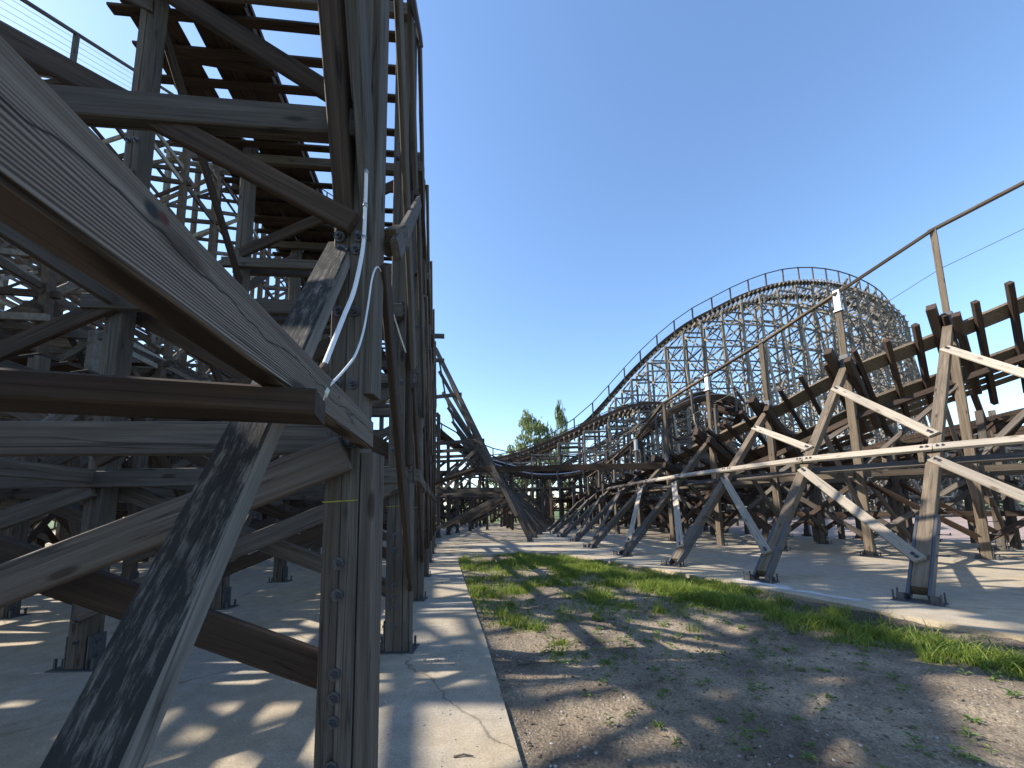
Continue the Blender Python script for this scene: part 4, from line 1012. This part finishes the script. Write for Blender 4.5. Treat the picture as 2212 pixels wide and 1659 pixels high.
# bright tufts seen near the tip
clumps += [(0.75, 8.6, 1), (0.95, 8.9, 1), (1.15, 8.5, 1), (1.5, 7.6, 1), (1.6, 7.3, 1), (1.75, 7.55, 1), (0.1, 5.6, 2), (-0.1, 5.75, 2), (0.3, 5.5, 2), (0.55, 4.95, 2), (0.5, 4.6, 2), (0.0, 6.0, 2), (-0.2, 6.3, 2)] * 3
for (x, y, d) in clumps:
    nb_ = int(rng.integers(18, 80)); r_ = 0.03 + 0.12 * rng.random(); hmax = (0.05 + 0.2 * rng.random() ** 1.7) * (1.1 if y > 5 else 1)
    for _ in range(nb_):
        px, py = x + rng.normal() * r_, y + rng.normal() * r_
        if not inside(px, py, 0.0, 0.0): continue
        gp.append((px, py, soil_z(px, py) - 0.004)); gh.append(hmax * (0.45 + 0.7 * rng.random()))
for _ in range(5000):
    y = rng.uniform(1.0, 14.1); x = rng.uniform(edge_x(EDGE_L, y), edge_x(EDGE_R, y))
    if inside(x, y) and rng.random() < (0.10 if y < 6 else 0.7): dp.append((x, y, soil_z(x, y) - 0.003)); dh.append(0.03 + 0.09 * rng.random())
for _ in range(26000):                          # thin grass over the tip
    y = rng.uniform(6.0, 14.1); x = rng.uniform(edge_x(EDGE_L, y), edge_x(EDGE_R, y))
    if inside(x, y) and fb(x, y, 0.9, 4) > -0.1 and rng.random() < (0.25 if bare(x, y) else 0.9) * (0.35 if edge_x(EDGE_R, y) - x < 1.2 and y < 8 else 1): gp.append((x, y, soil_z(x, y) - 0.003)); gh.append(0.03 + 0.08 * rng.random())
blades('grass', gp, gh, GRASSM, 0.0062, 3, 0.75)
blades('dry_grass', dp, dh, DRYG, 0.003, 2, 0.9)
# small broad-leaved weeds
vs, fs = [], []
for _ in range(1200):
    y = 1.2 + 8 * rng.random() ** 1.4; xl, xr = edge_x(EDGE_L, y), edge_x(EDGE_R, y); x = xl + (xr - xl) * (0.1 + 0.85 * rng.random())
    if not inside(x, y, 0.15, 0.3): continue
    if y < 4 and rng.random() < 0.55: continue
    z = soil_z(x, y); s = 0.02 + 0.035 * rng.random(); hh = 0.02 + 0.09 * rng.random() ** 2
    for q in range(int(rng.integers(4, 9))):
        a = q * 2.4 + rng.random(); zz = z + hh * (q + 1) / 8; ca, sa = math.cos(a), math.sin(a); k = len(vs)
        vs += [(x, y, zz), (x + ca * s * .6 - sa * s * .25, y + sa * s * .6 + ca * s * .25, zz + s * .3), (x + ca * s * 1.2, y + sa * s * 1.2, zz + s * .15), (x + ca * s * .6 + sa * s * .25, y + sa * s * .6 - ca * s * .25, zz + s * .3)]
        fs.append((k, k + 1, k + 2, k + 3))
    k = len(vs); vs += [(x - .0015, y, z), (x + .0015, y, z), (x, y, z + hh)]; fs.append((k, k + 1, k + 2))
o = bpy.data.objects.new('weeds', mesh('weeds', vs, fs, WEEDM)); COL.objects.link(o); o['kind'] = 'stuff'
# pebbles and crumbs
vs, fs = [], []
ico = [(0, 0, 1), (.894, 0, .447), (.276, .851, .447), (-.724, .526, .447), (-.724, -.526, .447), (.276, -.851, .447), (.724, .526, -.447), (-.276, .851, -.447), (-.894, 0, -.447), (-.276, -.851, -.447), (.724, -.526, -.447), (0, 0, -1)]
icf = [(0, 1, 2), (0, 2, 3), (0, 3, 4), (0, 4, 5), (0, 5, 1), (1, 6, 2), (2, 7, 3), (3, 8, 4), (4, 9, 5), (5, 10, 1), (6, 7, 2), (7, 8, 3), (8, 9, 4), (9, 10, 5), (10, 6, 1), (6, 11, 7), (7, 11, 8), (8, 11, 9), (9, 11, 10), (10, 11, 6)]
def pebble(x, y, z, r_):
    k = len(vs); sx, sy, szz = r_ * (0.7 + .6 * rng.random()), r_ * (0.7 + .6 * rng.random()), r_ * (0.45 + .3 * rng.random())
    for v in ico:
        j = 0.8 + 0.4 * rng.random(); vs.append((x + v[0] * sx * j, y + v[1] * sy * j, z + v[2] * szz * j))
    fs.extend([tuple(i + k for i in f) for f in icf])
for _ in range(4200):
    y = 0.9 + 6 * rng.random() ** 1.6; xl, xr = edge_x(EDGE_L, y), edge_x(EDGE_R, y); x = xl + (xr - xl) * rng.random() ** 1.5
    pebble(x, y, soil_z(x, y) + 0.001, 0.003 + 0.011 * rng.random() ** 4)
for _ in range(240):
    y = rng.uniform(1.6, 7); x = edge_x(EDGE_L, y) - abs(rng.normal(0, 0.9)); pebble(x, y, 0.003, 0.003 + 0.008 * rng.random() ** 2)
for _ in range(60): pebble(-0.75 + rng.normal() * .16, 4.45 + rng.normal() * .12, 0.004, 0.006 + 0.012 * rng.random())
o = bpy.data.objects.new('pebbles', mesh('pebbles', vs, fs, STONE)); COL.objects.link(o); o['kind'] = 'stuff'
vs, fs = [], []
for _ in range(2600):
    y = 0.9 + 11 * rng.random() ** 1.4; xl, xr = edge_x(EDGE_L, y), edge_x(EDGE_R, y); x = xl + (xr - xl) * rng.random()
    if not inside(x, y, -0.25, 0.0): continue
    z = (soil_z(x, y) if x > xl + 0.05 else 0.002) + 0.004; a = rng.random() * 6.28; L = 0.012 + 0.03 * rng.random(); w_ = L * (0.12 + 0.5 * rng.random() ** 2); k = len(vs)
    ca, sa = math.cos(a), math.sin(a); t1, t2 = rng.normal() * .006, rng.normal() * .006
    vs += [(x - ca * L, y - sa * L, z), (x - sa * w_, y + ca * w_, z + abs(t1)), (x + ca * L, y + sa * L, z + abs(t2)), (x + sa * w_, y - ca * w_, z + .001)]; fs.append((k, k + 1, k + 2, k + 3))
o = bpy.data.objects.new('leaf_litter', mesh('leaf_litter', vs, fs, leafm('litter', (0.09, 0.06, 0.035), (0.26, 0.2, 0.13), 0.1))); COL.objects.link(o); o['kind'] = 'stuff'
vs, fs = [], []
for _ in range(7000):
    y = 1.0 + 9 * rng.random() ** 1.5; xl, xr = edge_x(EDGE_L, y), edge_x(EDGE_R, y); x = xl + (xr - xl) * rng.random()
    if inside(x, y, 0.02, 0.02): pebble(x, y, soil_z(x, y), 0.004 + 0.014 * rng.random() ** 3)
o = bpy.data.objects.new('soil_crumbs', mesh('soil_crumbs', vs, fs, groundm('crumb', (0.05, 0.04, 0.03), (0.16, 0.125, 0.095), 2, 40))); COL.objects.link(o); o['kind'] = 'stuff'
for i, (a_, b_, lab) in enumerate((((1.42, 2.46), (1.62, 2.50), 'dark broken twig lying on the sand in front'), ((0.02, 4.3), (0.5, 4.36), 'thin dry twig by the pavement edge below the grass'), ((-0.42, 2.72), (-0.29, 2.72), 'short dark stick on the pavement beside the nearest post'))):
    za = (soil_z(*a_) if i < 2 else 0) + 0.008; zb = (soil_z(*b_) if i < 2 else 0) + 0.008
    t = thing('twig', V((*a_, za)), lab, 'twig')
    tube('stick', [V((*a_, za)), V(((a_[0] + b_[0]) / 2, (a_[1] + b_[1]) / 2 + 0.012, max(za, zb) + 0.004)), V((*b_, zb))], [0.007, 0.006, 0.003], BARK, t, 6)
